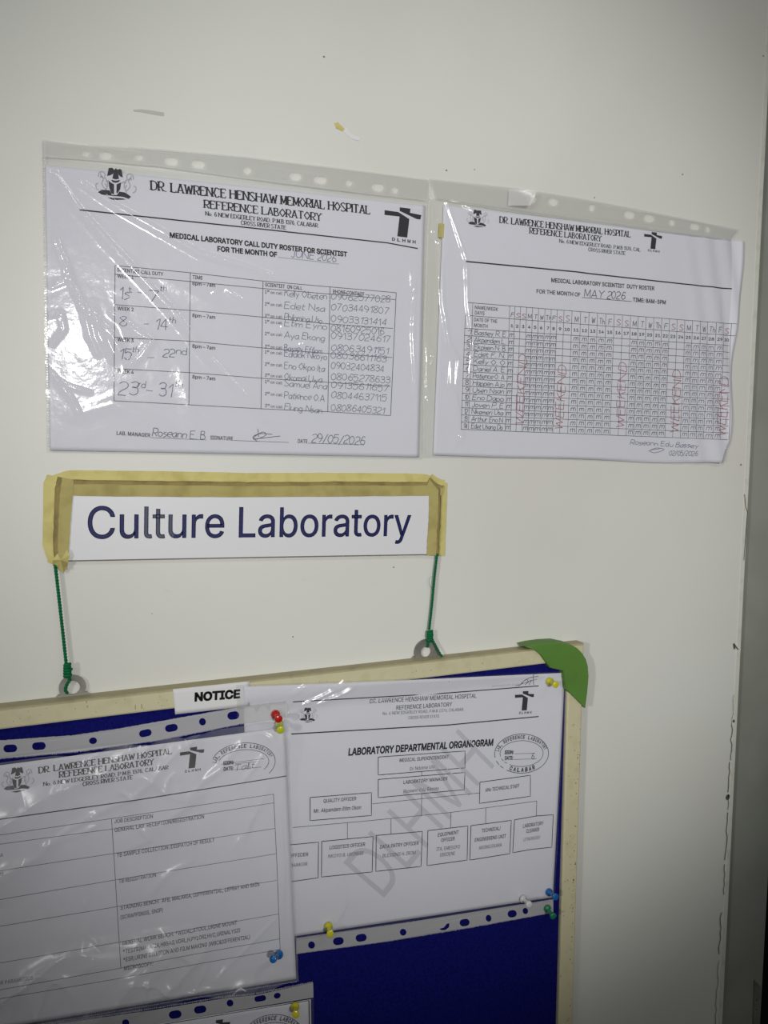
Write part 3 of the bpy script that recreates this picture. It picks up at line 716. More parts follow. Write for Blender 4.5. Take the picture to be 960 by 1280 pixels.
    tp = meshobj('masking_tape', [(a, -.0016+dy, b) for (a, b), dy in zip([P(x, y, .0008) for x, y in ((548.5, 279), (555, 280), (554, 298), (547.5, 297))]*2, (0, 0, 0, 0, .0003, .0003, .0003, .0003))],
        [(0, 1, 2, 3), (7, 6, 5, 4), (0, 4, 5, 1), (1, 5, 6, 2), (2, 6, 7, 3), (3, 7, 4, 0)], 'tape')
    tag(tp, 'small scrap of yellow masking tape at the upper left edge of the May roster', 'tape')
roster_may()

# tape remains above the rosters
def scrap(name, pts, mt, label, cat='tape', off=.0003):
    v = [P(x, y, off) for x, y in pts]; c = np.mean(v, 0)
    o = slab(name, v, 0.00002, off, mt, None, org=(c[0], 0, c[1])); tag(o, label, cat); return o
scrap('tape_remnant', [(417.5, 154), (422, 152.5), (431, 161), (428, 164), (420, 160)], 'tape', 'small yellow tape remnant stuck alone on the upper door')
scrap('paper_scrap', [(429, 164), (434, 160), (438, 167), (446, 171), (451, 172), (449, 176), (441, 174), (433, 168)], 'plate', 'torn white scrap beside the yellow tape remnant on the upper door', 'scrap')
scrap('adhesive_residue', [(166, 137), (176, 136.5), (190, 138), (205, 140.5), (205, 145), (196, 144), (178, 140.5), (167, 139)], 'resid', 'faint dirty glue mark above the June roster', 'residue', .0002)

# ================================================================== Culture Laboratory sign
def sign():
    PO = .0030
    bl, tl, tr, br = (71, 702), (71, 603.5), (546, 606), (545, 692.5)
    c = quad_center([bl, tl, tr, br], 0)
    t = thing('door_sign', c, 'white Culture Laboratory sign with navy letters and yellow masking tape around three sides', 'sign')
    sh = Sheet(PO, 3, 0)
    slab('plate', [P(*q, PO) for q in (tl, tr, br, bl)], .0004, PO, 'plate', t)
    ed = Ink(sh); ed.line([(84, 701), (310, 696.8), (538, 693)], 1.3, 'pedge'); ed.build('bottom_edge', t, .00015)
    L = Ink(sh)
    L.text('Culture Laboratory', (109.5, 673), (513, 669.5), 37, 'navy', .006, remap=lambda fx, mt: 'navy2' if .150 < fx < .236 else mt)
    L.build('lettering', t, .00025)
    # tape strips follow the step from the door up to the plate
    def tape(name, outer, inner, edge_t, n=40, foldmat='tapef', wobble=1.0, m0='tape', m1='tape2', lift=0.0):
        """outer / inner: px polylines; profile runs door -> plate edge -> plate face"""
        vs = []; fs = []; mi = []
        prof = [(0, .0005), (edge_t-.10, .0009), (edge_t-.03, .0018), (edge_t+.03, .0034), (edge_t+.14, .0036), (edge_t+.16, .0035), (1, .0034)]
        K = len(prof)
        def along(pl, f):
            k = f*(len(pl)-1); i = min(int(k), len(pl)-2); g_ = k-i; return (pl[i][0]*(1-g_)+pl[i+1][0]*g_, pl[i][1]*(1-g_)+pl[i+1][1]*g_)
        for i in range(n+1):
            a = along(outer, i/n); b = along(inner, i/n)
            for k, (f, off) in enumerate(prof):
                j = wobble*R.uniform(-.5, .5)*(1 if 0 < k < K-1 else .5)
                x = a[0]+(b[0]-a[0])*f; y_ = a[1]+(b[1]-a[1])*f; L_ = math.hypot(b[0]-a[0], b[1]-a[1])
                x += (b[0]-a[0])/L_*j; y_ += (b[1]-a[1])/L_*j; o_ = off+lift+R.uniform(0, .00012); q = P(x, y_, o_); vs.append((q[0], -o_, q[1]))
        for i in range(n):
            for k in range(K-1):
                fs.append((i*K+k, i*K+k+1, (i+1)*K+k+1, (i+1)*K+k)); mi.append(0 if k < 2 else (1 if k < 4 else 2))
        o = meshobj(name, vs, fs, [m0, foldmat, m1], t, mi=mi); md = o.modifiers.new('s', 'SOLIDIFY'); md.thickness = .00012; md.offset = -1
        return o
    tape('tape_strip', [(60, 596), (85, 587.5), (200, 589), (310, 591), (430, 591), (530, 592), (556, 600)], [(88, 618), (95, 620), (200, 621), (310, 621.5), (430, 620.5), (536, 619.5), (552, 619)], .40)
    tape('tape_strip', [(59, 593), (54, 604), (54, 640), (53, 680), (60, 703)], [(92, 600), (91, 620), (88, 655), (86, 690), (84, 712)], .43, 24, lift=.0002)
    tape('tape_strip', [(540, 592.5), (559, 604), (558, 640), (557, 670), (556, 695)], [(534, 606), (536.5, 622), (536, 650), (534, 675), (533.5, 694)], .35, 24, lift=.0002)
    o = meshobj('tape_flap', [(P(x, y_, o_)[0], -o_, P(x, y_, o_)[1]) for x, y_, o_ in ((66, 700, .0042), (72, 692, .0046), (84, 687, .0056), (87, 694, .0060), (85, 703, .0050), (80, 716, .0022), (73, 712, .0022), (66, 707, .003), (76, 700, .0066))],
        [(0, 1, 8), (1, 2, 8), (2, 3, 8), (3, 4, 8), (4, 5, 8), (5, 6, 8), (6, 7, 8), (7, 0, 8)], ['tape', 'tape2'], t, mi=[0, 1, 0, 0, 1, 0, 0, 1])
    md = o.modifiers.new('s', 'SOLIDIFY'); md.thickness = .00015
sign()

# ================================================================== notice board
BO, FE = .0125, .0085                                 # frame front, felt surface
FR = .0125
XR0, XR1 = P(707.3, 950, BO)[0], P(726, 950, BO)[0]
ZT = P(330, 849, BO)[1]; ZTi = P(330, 872.5, BO)[1]; ZB = ZT-.62; XL = XR1-.92
bt = thing('notice_board', ((XL+XR1)/2, 0, ZB), 'navy felt notice board in a cream frame with a green corner cap', 'notice board')
box('felt_panel', XL+.004, XR1-.004, -FE, -.0015, ZB+.004, ZT-.004, 'felt', bt)
def rail(name, x0, x1, z0, z1, mt='frame'):
    r = .0015; y0 = -.0005
    prof_f = [(x0, x1, z0, z1, y0), (x0, x1, z0, z1, -FR+r), (x0+r*.3, x1-r*.3, z0+r*.3, z1-r*.3, -FR+r*.3), (x0+r, x1-r, z0+r, z1-r, -FR)]
    vs = []
    for a, b, c, d, y_ in prof_f: vs += [(a, y_, c), (b, y_, c), (b, y_, d), (a, y_, d)]
    fs = [(3, 2, 1, 0), (12, 13, 14, 15)]
    for k in range(3):
        for i in range(4): j = (i+1) % 4; fs.append((k*4+i, k*4+j, k*4+4+j, k*4+4+i))
    mi = [0]*len(fs)
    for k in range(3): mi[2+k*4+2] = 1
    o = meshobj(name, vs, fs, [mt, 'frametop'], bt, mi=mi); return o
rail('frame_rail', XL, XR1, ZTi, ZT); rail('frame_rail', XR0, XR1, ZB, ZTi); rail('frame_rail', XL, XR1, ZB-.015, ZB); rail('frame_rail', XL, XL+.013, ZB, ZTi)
sp_ = Ink(Sheet(BO, 2, 0))
for _ in range(70):
    y_ = R.uniform(900, 1280); x = 717.5-(y_-950)*.036+R.choice([R.uniform(-7, 7), R.uniform(4, 7)]); sp_.poly([oval(x, y_, R.uniform(.3, .8), R.uniform(.4, 1.1), .2, 6)], 'speck')
for x, y_, l in ((108, 876, 3), (109, 882, 2.5), (169, 881, 6), (177, 880, 6), (603, 828, 2), (520, 838, 1.5)): sp_.line([(x, y_), (x+.3, y_+l)], .7, 'speck')
for _ in range(40):
    x = R.uniform(0, 650); y_ = 896-x*.093+R.uniform(-9, 9); sp_.poly([oval(x, y_, .5, .6, 0, 6)], 'speck')
sp_.build('paint_specks', bt, .00008)
cap = [(657, 808.5), (668, 806), (684, 803.8), (700, 803), (714, 806), (722, 810.5), (728.5, 817), (733, 824), (735.5, 833), (736.3, 846), (735, 862), (732, 885.5), (720, 873.5), (708, 862), (706.5, 850), (704.5, 839), (696, 837), (688, 835), (682, 827), (676, 818.5), (668, 812)]
slab('corner_cap', [P(x, y_, .0150) for x, y_ in cap], .0004, .0150, 'green', bt, .0012)
def hanger(cx, cy, ro, ri, foot):
    c = P(cx, cy, .002); k = np.linalg.norm(np.array(P(cx+ro, cy, .002))-np.array(c)); kh = np.linalg.norm(np.array(P(cx, cy+ri, .002))-np.array(c))
    out = [(c[0]+k*math.cos(a), c[1]+k*math.sin(a)) for a in [math.radians(-28+i*236/22) for i in range(23)]]
    zf = ZT-.004; out += [(c[0]-k*1.04, zf+.0062), (c[0]-k*1.2, zf+.0045), (c[0]-k*1.4, zf+.0030), (c[0]-k*1.4, zf), (c[0]+k*1.4, zf), (c[0]+k*1.4, zf+.0030), (c[0]+k*1.2, zf+.0045), (c[0]+k*1.04, zf+.0062)]
    hol = [(c[0]+kh*math.cos(2*math.pi*i/22), c[1]+kh*math.sin(2*math.pi*i/22)) for i in range(22)]
    v, f = fill_loops([out, hol]); n = len(v); vs = [(a, -.0024, b) for a, b in v]+[(a, -.0012, b) for a, b in v]
    fs = list(f)+[tuple(n+i for i in q[::-1]) for q in f]
    cnt = {}
    for q in f:
        for i in range(len(q)):
            e = (q[i], q[(i+1) % len(q)]); cnt[frozenset(e)] = cnt.get(frozenset(e), [])+[e]
    for kk, e in cnt.items():
        if len(e) == 1: a, b = e[0]; fs.append((b, a, a+n, b+n))
    meshobj('hanger_plate', vs, fs, 'zinc', bt)
hanger(90.6, 859.5, 17, 8.5, 0); hanger(532.5, 814.6, 14.3, 6.8, 0)

# cords
def cord(pts, rad=.00075, turns_per_m=230):
    q = smooth(pts, 10); q = [np.array(p) for p in q]; s = [0]
    for i in range(1, len(q)): s.append(s[-1]+np.linalg.norm(q[i]-q[i-1]))
    n = max(10, int(s[-1]/.0006)); res = [[], []]
    S = np.array(s); Q = np.array(q)
    for i in range(n+1):
        d = S[-1]*i/n; c = np.array([np.interp(d, S, Q[:, k]) for k in range(3)])
        a = 2*math.pi*turns_per_m*d
        for k in (0, 1): g_ = a+math.pi*k; res[k].append(c+rad*.8*np.array([math.cos(g_), math.sin(g_), 0]))
    return res
def smooth3(pts, n=10): return pts
def W3(x, y_, off): q = P(x, y_, off); return (q[0], -off, q[1])
_s2 = smooth
def smooth(pts, n=4):
    out = []; K = len(pts[0])
    for i in range(len(pts)-1):
        p0 = pts[max(i-1, 0)]; p1 = pts[i]; p2 = pts[i+1]; p3 = pts[min(i+2, len(pts)-1)]
        for k in range(n):
            t = k/n
            out.append(tuple(.5*(2*p1[j]+(p2[j]-p0[j])*t+(2*p0[j]-5*p1[j]+4*p2[j]-p3[j])*t*t+(3*p1[j]-p0[j]-3*p2[j]+p3[j])*t**3) for j in range(K)))
    out.append(tuple(pts[-1])); return out
def knot(cx, cy, off, w_, h_, seed):
    rr = random.Random(seed); pts = []
    for i in range(26):
        a = i*1.25; pts.append(W3(cx+w_*math.cos(a)*rr.uniform(.6, 1), cy+(i/25-.5)*h_, off+.0016*math.sin(a)))
    return [smooth(pts, 5)]
ct = thing('green_cord', W3(84, 850, .003), 'green twisted cord on the left between sign and notice board', 'cord')
vs, fs = tube(cord([W3(69, 706, .0036), W3(74, 750, .0036), W3(79, 795, .0036), W3(83, 832, .0036)]), .00068, 6); meshobj('strand', vs, fs, 'cord', ct, smooth=True)
vs, fs = tube(knot(84.5, 838.5, .0046, 4.6, 17, 3), .00105, 7); meshobj('knot', vs, fs, 'cord', ct, smooth=True)
vs, fs = tube(cord([W3(86, 846, .0040), W3(87, 850.5, .0040), W3(83.5, 856, .0038), W3(82, 863, .0032), W3(84.5, 867, .0012)]), .0007, 6); meshobj('loop', vs, fs, 'cord', ct, smooth=True)
ct = thing('green_cord', W3(538, 812, .003), 'green twisted cord on the right with a loose tail end', 'cord')
vs, fs = tube(cord([W3(546.5, 692, .0036), W3(543, 722, .0036), W3(540, 755, .0036), W3(536.5, 787, .0036)]), .00068, 6); meshobj('strand', vs, fs, 'cord', ct, smooth=True)
vs, fs = tube(knot(537.5, 795, .0046, 4.0, 13, 8), .0010, 7); meshobj('knot', vs, fs, 'cord', ct, smooth=True)
vs, fs = tube(cord([W3(536, 800, .0040), W3(535, 805, .0038), W3(534, 809, .0026)]), .0007, 6); meshobj('loop', vs, fs, 'cord', ct, smooth=True)
vs, fs = tube(cord([W3(539.5, 797, .005), W3(544, 806, .0055), W3(549, 815, .006), W3(552, 820, .006)]), .00055, 6); meshobj('tail', vs, fs, 'cord', ct, smooth=True)
vs, fs = tube([smooth([W3(551.5, 818, .006), W3(552+dx, 823.0, .006+d)], 3) for dx, d in ((-1.6, 0), (-.6, .0006), (.6, 0), (1.8, .0004), (2.6, -.0003))], .0004, 5); meshobj('frayed_end', vs, fs, 'cord', ct, smooth=True)
vs, fs = tube([smooth([W3(540.5, 720, .004), W3(536.5, 725, .005), W3(537, 731, .005), W3(540, 735, .004)], 6)], .00012, 4); meshobj('stray_fibre', vs, fs, 'cord', ct)

# ================================================================== papers on the board
def lift_top(px, py, off, d=.022, up_=.0042):
    z0 = P(px, py, off)[1]; return lambda X, Z: up_*np.clip((Z-(z0-d))/d, 0, 1)**1.0*(np.clip((Z-(z0-d))/d, 0, 1) > 0)
def notice_label():
    sh = Sheet(.0129, 4, .0002)
    pq = [(216, 861.5), (312, 851.5), (312, 882.5), (219, 893)]
    t = thing('notice_label', quad_center(pq, sh.off), 'small white paper label reading NOTICE on the top frame rail', 'label')
    paper_mesh(sh, pq, t, 'paper2')
    i = Ink(sh); i.text('NOTICE', (243, 876.3), (300, 872), 9.8, 'ink', .045); i.build('lettering', t)
notice_label()
def organogram():
    zt = P(500, 842, .0095)[1]
    ex = lambda X, Z: .0042*np.clip((Z-(zt-.020))/.016, 0, 1)
    sh = Sheet(.0093, 13, .0005, ex)
    pq = [(303, 856), (706, 840.5), (691, 1121.5), (317, 1178)]
    t = thing('organogram_sheet', quad_center(pq, sh.off), 'white organogram sheet with boxes and a grey diagonal watermark on the notice board', 'paper sheet')
    paper_mesh(sh, pq, t)
    h = Ink(sh)
    h.line([(365, 876), (540, 867.4), (673, 857.3)], 1.4); h.line([(364, 917.3), (560, 906), (673, 895.5)], 1.5)
    h.text('DR. LAWRENCE HENSHAW MEMORIAL HOSPITAL', (461.7, 879), (595, 872), 5.3, 'small', .008); h.text('REFERENCE LABORATORY', (495, 887), (564.5, 882.6), 5.1, 'small', .008)
    h.text('No. 6 NEW EDGERLEY ROAD, P.M.B 1376, CALABAR.', (478, 893.6), (579.4, 888.2), 3.7, 'small'); h.text('CROSS RIVER STATE', (510, 898.8), (548.5, 896.6), 3.6, 'small')
    h.text('LABORATORY DEPARTMENTAL ORGANOGRAM', (435, 944), (616, 931.5), 8, 'ink', .035)
    h.text('AUTHORISED SIGN', (614, 859), (648, 857), 2.6, 'arms'); h.build('printed_heading', t)
    e = Ink(sh); emblem(e, 384, 893.5, 25, -.04); e.build('coat_of_arms', t); e = Ink(sh); logo(e, 643.7, 864.5, 24, 24, -.05); e.build('cross_logo', t)
    wmk = Ink(sh); wmk.text('DLHMH', (480, 1122), (618, 957), 66, 'wm', -.0); wmk.build('watermark', t, .00006)
    b = Ink(sh); B = lambda q: b.line(list(q)+[q[0]], .9, 'ink')
    B([(472.5, 946), (581, 938.6), (581, 959.7), (472.5, 968.5)]); B([(472.5, 974), (581, 965.4), (580, 987), (472.5, 996.7)]); B([(387.5, 996.7), (464, 990.4), (464, 1019), (387.5, 1025.6)])
    B([(599.6, 977.5), (662.6, 968.8), (662.6, 995), (599, 1004)]); B([(340, 1058), (398, 1052.5), (397.5, 1097), (342, 1105)]); B([(402, 1051.5), (466, 1045.4), (465, 1089.6), (401.7, 1096)])
    B([(470, 1044), (527.7, 1039), (526, 1082.7), (469.6, 1089)]); B([(534.6, 1038), (584.5, 1032.2), (583.6, 1074.8), (533.5, 1081.7)]); B([(588.4, 1031.8), (638.8, 1025.2), (636.9, 1066.8), (587, 1074.8)])
    B([(642.8, 1024.5), (670, 1019.7), (691.3, 1018.2), (689.5, 1058.8), (664, 1061.5), (640.6, 1065.6)])
    L = lambda *p: b.line(p, .7, 'ink2')
    L((527, 964.5), (527, 969.5)); L((465, 1004.5), (599, 991)); L((527, 992), (526.5, 1020)); L((366, 1034.3), (460, 1025.6), (560, 1015.7), (671, 1001)); L((434, 1028.3), (434, 1048.5)); L((488.5, 1023.2), (488.5, 1042.4)); L((563.3, 1015.4), (563, 1034.6)); L((607, 1009.5), (606.7, 1029.4)); L((670.5, 1001), (670, 1019.7))
    T = lambda s_, a, c, hh=4.2, bo=.012, mt='small': b.text(s_, a, c, hh, mt, bo)
    T('MEDICAL SUPERINTENDENT', (499, 952.3), (560.6, 947.8)); T('Dr Ndoma Ulu', (512, 963), (543, 960), 4.2, 0); T('LABORATORY MANAGER', (504, 979.8), (559, 975)); T('Roseann Edu Bassey', (504, 991), (548.5, 987), 4.2, 0)
    T('QUALITY OFFICER', (404, 1003.2), (445, 999.8)); T('Mr. Akpandem Etim Okon', (392, 1016), (451, 1011), 4.6, 0.01); T('6No TECHNICAL STAFF', (606.5, 989.5), (648.4, 984))
    T('HR OFFICER', (352, 1072.5), (385, 1069.6)); T('J. INAKOR', (356, 1084.5), (384, 1081.6), 4.2, 0); T('LOGISTICS OFFICER', (411.7, 1061.5), (456, 1057)); T('NKOYO B. UKOREBI', (410, 1072.3), (454, 1068), 4.2, 0)
    T('DATA ENTRY OFFICER', (474.6, 1060.6), (523, 1055.4)); T('BLESSING H. IROM', (478, 1071.6), (519, 1067.4), 4.2, 0); T('EQUIPMENT', (547, 1045.6), (573, 1042)); T('OFFICER', (551, 1052.3), (568, 1050)); T('ITA, EMEDOFO', (545, 1063.6), (574.5, 1060), 4.2, 0); T('EBEDENI', (550, 1070.5), (568, 1068.4), 4.2, 0)
    T('TECHNICAL/', (601.6, 1040.3), (625.3, 1037)); T('ENGINEERING UNIT', (593, 1052), (632, 1046.8)); T('AKONG EKARA', (598, 1061.8), (626.8, 1057.8), 4.2, 0); T('LABORATORY', (653.3, 1034.6), (678.9, 1030.6)); T('CLEANER', (657.4, 1041), (673.5, 1038.4)); T('LITIM BASSEY', (654, 1051.3), (675, 1048), 3.8, 0, 'ink2')
    b.build('organisation_chart', t)
    s_ = Ink(sh); d = math.radians
    stamp(s_, 651.6, 941.7, 33.6, 24.4, -.03, gap=((d(-125), d(190)), (d(200), d(212)), (d(216), d(226)))); s_.hand('6', (664, 948.5), (667, 948), 7, 'stamp', .7); s_.build('oval_stamp', t)
    sg = Ink(sh)
    sg.line(smooth([(648, 858), (655, 851), (662, 846.5), (672, 845)], 4), .8, 'pend'); sg.line(smooth([(652, 855), (657, 849), (660, 852), (656, 856), (664, 850), (661, 856)], 4), .8, 'pend'); sg.line([(665.5, 842), (667, 856)], .8, 'pend'); sg.line(smooth([(644, 857), (652, 855), (663, 851), (671, 849)], 3), .6, 'pend')
    sg.build('signature', t)
    # sleeve
    fq = [(293, 853.5), (707, 838), (692, 1124), (316, 1182)]
    s = thing('plastic_sleeve', quad_center(fq, sh.off), 'clear plastic sleeve over the organogram with its punched strip at the bottom', 'plastic sleeve')
    r = [([(357, 893), (375, 880), (400, 868), (420, 857), (428, 851)], .0011, .0014), ([(362, 890), (395, 879), (420, 868), (438, 858), (441, 848)], .0010, .0013), ([(362, 866), (378, 855), (390, 850)], .0008, .0012),
         ([(421, 902), (422, 915)], .0008, .0009), ([(424, 901), (426, 908)], .0008, .0012), ([(366, 925), (400, 945), (430, 960)], .0004, .004), ([(368, 970), (400, 985), (410, 1010)], .0005, .004),
         ([(366, 1010), (390, 1040), (420, 1080), (432, 1120), (418, 1160)], .0006, .003), ([(425, 1110), (430, 1130), (418, 1152)], .0008, .0016), ([(440, 1120), (442, 1132)], .0006, .002), ([(304, 860), (320, 880), (318, 900)], .0006, .0015), ([(336, 850), (333, 880), (340, 900)], .0006, .0013), ([(700, 870), (698, 960), (692, 1080)], .0007, .0013)]
    film_mesh(sh, fq, s, [(p_, a_*1.6, w_) for p_, a_, w_ in r], 51, .25, crumple=.5)
    tl_ = math.atan2(-53, 322)
    hs = [oval(389, 1180.4, 4.3, 4.6, tl_), capsule(422.5, 1175.6, 6.8, 4.8, tl_), capsule(451, 1171.4, 7, 4.7, tl_), oval(503.3, 1164.4, 4.1, 4.3, tl_), [(548.5, 1160), (554, 1158.5), (558, 1153.5), (561, 1153), (560.5, 1158), (556, 1161.5), (551, 1161.8)],
          capsule(580, 1152.3, 6.3, 4.5, tl_), oval(610, 1147, 3.6, 4.3, tl_), capsule(639.5, 1141.5, 5.8, 4.5, tl_), oval(656, 1138, 3.4, 4, tl_)]
    strip_mesh(sh, [(370, 1172), (500, 1153.5), (600, 1137.5), (691, 1123.5), (691, 1139.5), (600, 1156), (480, 1176), (370, 1191)], hs, s, 'strip2')
    seam(sh, [(370, 1191), (480, 1176), (600, 1156), (691, 1139.5)], s, 1.6); seam(sh, [(366, 1172), (560, 1144.6), (690, 1123.5)], s, .8, 2.6)
organogram()
def job_sheet():
    sh = Sheet(.0118, 17, .0008)
    pq = [(-178, 980), (356, 909), (370, 1223), (-165, 1312)]
    t = thing('job_list_sheet', quad_center(pq, sh.off), 'white job description sheet with a ruled table, left half cut by the photo edge', 'paper sheet')
    paper_mesh(sh, pq, t, 'paper')
    h = Ink(sh)
    h.serif('DR. LAWRENCE HENSHAW HOSPITAL', (49, 966), (214.4, 942), 7.2, 'ink', .21); h.serif('REFERENCE LABORATORY', (74.6, 971.5), (191.7, 955.5), 7.2, 'ink', .21)
    h.serif('No. 6 NEW EDGERLEY ROAD, P.M.B 1376, CALABAR', (54.6, 982), (209.8, 961), 4.6, 'small'); h.serif('CROSS RIVER STATE', (103.5, 982), (165.6, 973.5), 4.8, 'small')
    h.line([(-150, 1047), (0, 1023.6), (173, 999.5), (358, 969.8)], 1.5); h.build('printed_heading', t)
    e = Ink(sh); emblem(e, 21, 974.5, 42, -.13); e.build('coat_of_arms', t); e = Ink(sh); logo(e, 225, 936, 30.5, 26, -.14); e.build('cross_logo', t)
    g = Ink(sh); L = lambda *p: g.line(p, .7, 'ink2')
    L((-60, 1053), (0, 1043.3), (139, 1023), (342, 992.5)); L((-60, 1064.5), (0, 1054.7), (141, 1036), (342, 1003.4)); L((-60, 1099), (0, 1088), (142, 1066.7), (343, 1035.5)); L((-60, 1135), (0, 1124), (144.4, 1099.6), (344.5, 1067))
    L((-60, 1169), (0, 1157.5), (146, 1133), (345.6, 1100)); L((-60, 1215), (0, 1203.5), (150.5, 1177), (347.7, 1142)); L((-60, 1248), (0, 1237), (151, 1209.6), (349, 1173)); L((-60, 1259), (0, 1248), (152, 1222), (350, 1186))
    L((139.4, 1023), (143, 1080), (151, 1210)); L((341.8, 992.5), (346, 1080), (350, 1188))
    T = lambda s_, a, c, hh=4.8, bo=.01: g.text(s_, a, c, hh, 'small', bo)
    T('JOB DESCRIPTION', (143, 1029), (191, 1022.3)); T('GENERAL LAB: RECEPTION/REGISTRATION', (143.3, 1040), (255, 1022.8)); T('TB SAMPLE COLLECTION /DISPATCH OF RESULT', (146, 1071.4), (268, 1052)); T('TB REGISTRATION', (148.4, 1104), (195, 1095.5))
    T('STAINING BENCH:  AFB, MALARIA, DIFFERENTIAL, LEPRAY AND SKIN', (150.5, 1137), (324, 1107)); T('(SCRAPPINGS, SNIP)', (150.5, 1149), (203.4, 1139.5)); T('GENERAL WORK BENCH: *WIDAL,STOOL,URINE MOUNT', (153, 1181.5), (296, 1155)); T('*TESTS(MALARIA,HBSAG,VDRL,H.PYLORI,HVC,URINALYSIS', (153.6, 1192), (300, 1164.7))
    T('*ESR,URINE DILUTION AND FILM MAKING (WBC&DIFFERENTIAL)', (154, 1202), (312, 1173)); T('MICROSCOPY:', (155, 1212.5), (191.5, 1206.3)); T('OR PARAMEDICS', (-3, 1231.5), (41, 1224), 4.6, 0); T('A', (0, 1071), (4, 1070.4), 4.6, 0); T('RS', (-2, 1094.5), (4.5, 1093.6), 4.6, 0)
    g.build('printed_table', t)
    d = math.radians; s_ = Ink(sh); stamp(s_, 304, 953.5, 40, 25, -.10, gap=((d(-40), d(160)),), low=''); s_.line([(276, 955), (330, 948)], .5, 'stamp'); s_.hand('Tallit', (292, 964), (318, 960), 8, 'stamp', .6); s_.build('oval_stamp', t)
    fq = [(-182, 980), (357, 898), (372.5, 1224.5), (-168, 1316)]
    s = thing('plastic_sleeve', quad_center(fq, sh.off+.001), 'crumpled clear plastic sleeve over the job description sheet, held by a blue pin', 'plastic sleeve')
    r = [([(235, 992), (255, 972), (275, 958), (290, 938), (300, 930)], .0011, .0026), ([(298, 980), (312, 962), (326, 944)], .0009, .0018), ([(330, 958), (336, 944)], .0007, .001),
         ([(57, 1054), (95, 1030), (130, 1010), (178, 985)], .0007, .0022), ([(62, 1050), (62, 1010), (70, 985)], .0005, .002), ([(112, 1017), (124, 1028), (100, 1040), (60, 1054)], .0006, .002),
         ([(112, 1169), (120, 1173), (126, 1180)], .0008, .0010), ([(75, 980), (95, 1000), (90, 1010)], .0006, .003), ([(300, 1060), (310, 1030), (325, 1000), (330, 985)], .0008, .0022), ([(290, 1060), (300, 1045)], .0008, .002),
         ([(182, 1120), (210, 1090), (240, 1075)], .0006, .0025), ([(275, 1085), (278, 1110), (283, 1128)], .0006, .0012), ([(345, 1145), (320, 1170), (290, 1200), (265, 1225)], .0007, .0014),
         ([(348, 1000), (354, 1080), (350, 1190)], .0008, .0013), ([(362, 960), (366, 1050), (364, 1100)], .0009, .0013), ([(260, 1200), (248, 1225), (240, 1240)], .0006, .0016),
         ([(220, 1240), (245, 1236), (265, 1232)], .0010, .0016), ([(120, 1140), (108, 1160), (100, 1185)], .0006, .003), ([(60, 1130), (62, 1145)], .0006, .0012), ([(105, 1125), (108, 1135)], .0007, .0012),
         ([(165, 1005), (172, 1030), (186, 1046), (160, 1060)], .0007, .002), ([(150, 985), (166, 992), (172, 1000)], .0007, .0014), ([(200, 1030), (235, 1000), (260, 985)], .0006, .003), ([(300, 905), (335, 920), (345, 950)], .0006, .0018), ([(340, 880), (345, 930), (352, 968)], .0009, .0012),
         ([(140, 1250), (190, 1215), (220, 1180)], .0005, .004), ([(30, 1260), (60, 1200), (100, 1150)], .0004, .005), ([(190, 1090), (230, 1110), (260, 1160)], .0005, .005)]
    film_mesh(sh, fq, s, [(p_, a_*1.7, w_) for p_, a_, w_ in r], 77, 1.2, 'film2', crumple=4.2)
    tl_ = math.atan2(-40, 300)
    hs = [capsule(13, 934.7, 8.6, 4.8, tl_*.4), capsule(48.7, 931.6, 8.6, 4.8, tl_*.6), oval(116.2, 925, 5, 4.2, tl_), capsule(181.5, 915.7, 8, 4.4, tl_*1.6), capsule(214, 909.3, 8, 4.6, tl_*1.3), oval(252.8, 901.6, 4.3, 4.6, tl_), capsule(291.3, 893.8, 7.5, 5, tl_*1.2)]
    strip_mesh(sh, [(-182, 947), (0, 925), (90, 918.5), (150, 910), (240, 894), (302, 883), (357.5, 876), (358, 897), (300, 904), (200, 924), (100, 938), (0, 947), (-182, 971)], hs, s, 'strip2')
    seam(sh, [(0, 947), (100, 938), (200, 924), (300, 904), (358, 897)], s, 2.2); seam(sh, [(0, 925), (90, 918.5), (150, 910), (240, 894), (302, 883), (357, 876)], s, 1.4); seam(sh, [(0, 1287), (200, 1253), (372, 1225)], s, 1.2)
job_sheet()
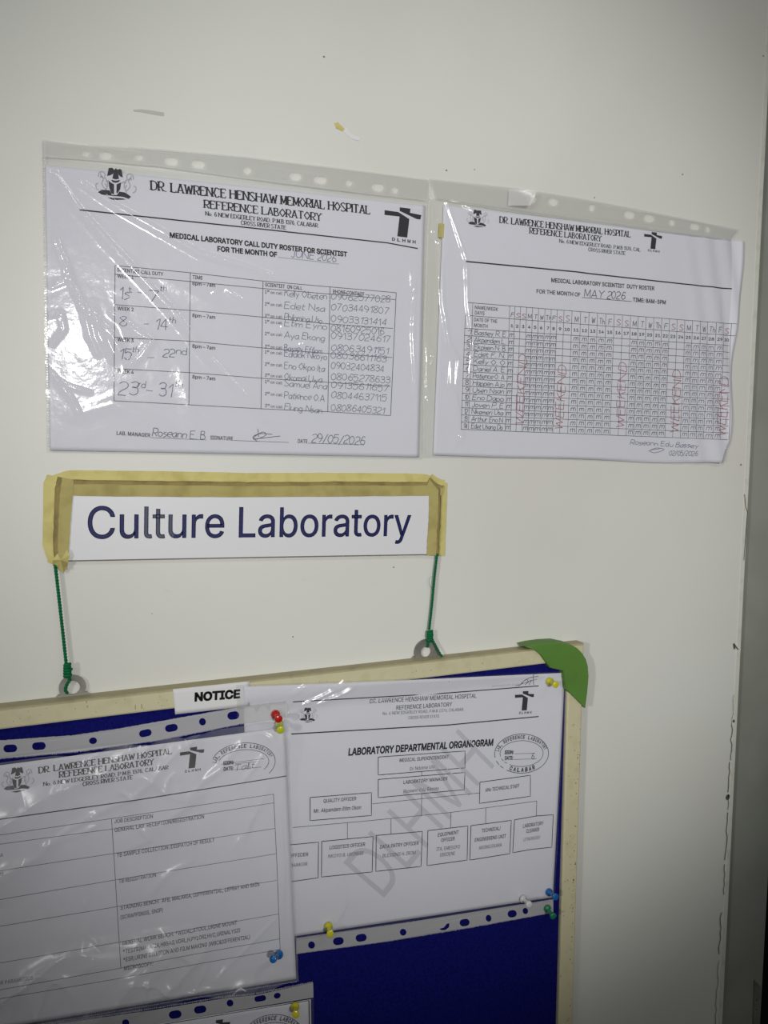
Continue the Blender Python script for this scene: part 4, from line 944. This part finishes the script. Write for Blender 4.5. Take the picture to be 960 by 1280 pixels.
def lower_sheet():
    sh = Sheet(.0100, 23, .0006)
    pq = [(-150, 1335), (388.5, 1249), (394, 1520), (-145, 1620)]
    t = thing('lower_sheet', quad_center(pq, sh.off), 'white sheet at the bottom left with only its top corner and stamp in view', 'paper sheet')
    paper_mesh(sh, pq, t, 'paper')
    e = Ink(sh); emblem(e, 50, 1335, 42, -.15); e.build('coat_of_arms', t); e = Ink(sh); logo(e, 257, 1277, 31, 28, -.15); e.build('cross_logo', t)
    s_ = Ink(sh); stamp(s_, 342, 1297, 38, 29, -.10, gap=((math.radians(0), math.radians(172)),), label=False); s_.build('oval_stamp', t)
    ln = Ink(sh); ln.line([(205, 1280), (386, 1250.5)], .9); ln.line([(386, 1250.5), (389, 1400)], 1.2); ln.build('border_line', t)
    fq = [(-152, 1333), (391.5, 1246), (397, 1522), (-147, 1622)]
    s = thing('plastic_sleeve', quad_center(fq, sh.off+.001), 'clear plastic sleeve at the bottom left, its punched strip below the job sheet', 'plastic sleeve')
    film_mesh(sh, fq, s, [([(250, 1285), (300, 1265), (330, 1262)], .0007, .002), ([(190, 1290), (240, 1276)], .0007, .002)], 91, .5)
    tl_ = math.atan2(-36, 210)
    hs = [oval(157, 1277.5, 4.5, 4.2, tl_), capsule(218.8, 1267.2, 8, 5, tl_), capsule(250, 1261, 7.8, 4.6, tl_), oval(287.3, 1253, 4.2, 4.3, tl_), capsule(325, 1247.3, 7.4, 3.6, tl_), oval(346.2, 1243.8, 4.4, 3.6, tl_-.2)]
    strip_mesh(sh, [(-152, 1310), (180, 1263.5), (280, 1247), (320, 1243), (391, 1227.5), (391.5, 1246), (320, 1258), (200, 1279), (-152, 1333)], hs, s, 'strip2')
    seam(sh, [(0, 1288), (180, 1261), (280, 1245), (320, 1241), (391, 1226.5)], s, 2.2); seam(sh, [(200, 1281), (391, 1248)], s, .9)
lower_sheet()

# ================================================================== push pins
def pin(fl, cp, off, mt, label, tall=.0115, rf=.0034, rc=.0029):
    a = W3(fl[0], fl[1], off); b = W3(cp[0], cp[1], off+tall)
    t = thing('push_pin', a, label, 'push pin')
    prof = [(0, rf*.7), (.02, rf), (.10, rf), (.17, rf*.55), (.24, rc*.50), (.60, rc*.62), (.80, rc*.72), (.84, rc*.95), (.90, rc), (.97, rc), (1.0, rc*.85)]
    vs, fs = lathe(a, b, prof, 24); meshobj('grip', vs, fs, mt, t, smooth=True)
    A = np.array(a); B = np.array(b); d = (A-B)/np.linalg.norm(A-B)
    vs, fs = tube([[tuple(A), tuple(A+d*.0055)]], .00045, 8); meshobj('needle', vs, fs, 'metal', t)
pin((344.3, 892.8), (348.6, 899), .0142, 'pr', 'red push pin holding the top right corner of the job description sleeve')
pin((349.2, 904.5), (350.6, 913), .0142, 'plime', 'yellow push pin tucked directly below the red pin', rf=.0031)
pin((686.8, 851.5), (695, 856), .0108, 'py', 'yellow push pin at the top right corner of the organogram')
pin((410.4, 1157.7), (413, 1168), .0112, 'py', 'yellow push pin on the bottom left edge of the organogram sleeve')
pin((653.5, 1123.5), (662, 1131), .0112, 'pw', 'white push pin on the lower right edge of the organogram sleeve')
pin((686, 1115), (695, 1121.5), .0108, 'pb', 'blue push pin at the lower right corner of the organogram')
pin((683.8, 1135), (692, 1146), .0108, 'pg', 'green push pin below the blue pin near the board frame')
pin((349, 1193), (341, 1199), .0140, 'pb', 'blue push pin on the lower right of the job description sheet')
pin((368.8, 1258), (369.8, 1268.5), .0120, 'py', 'yellow push pin on the lowest sheet at the bottom edge of the photo')
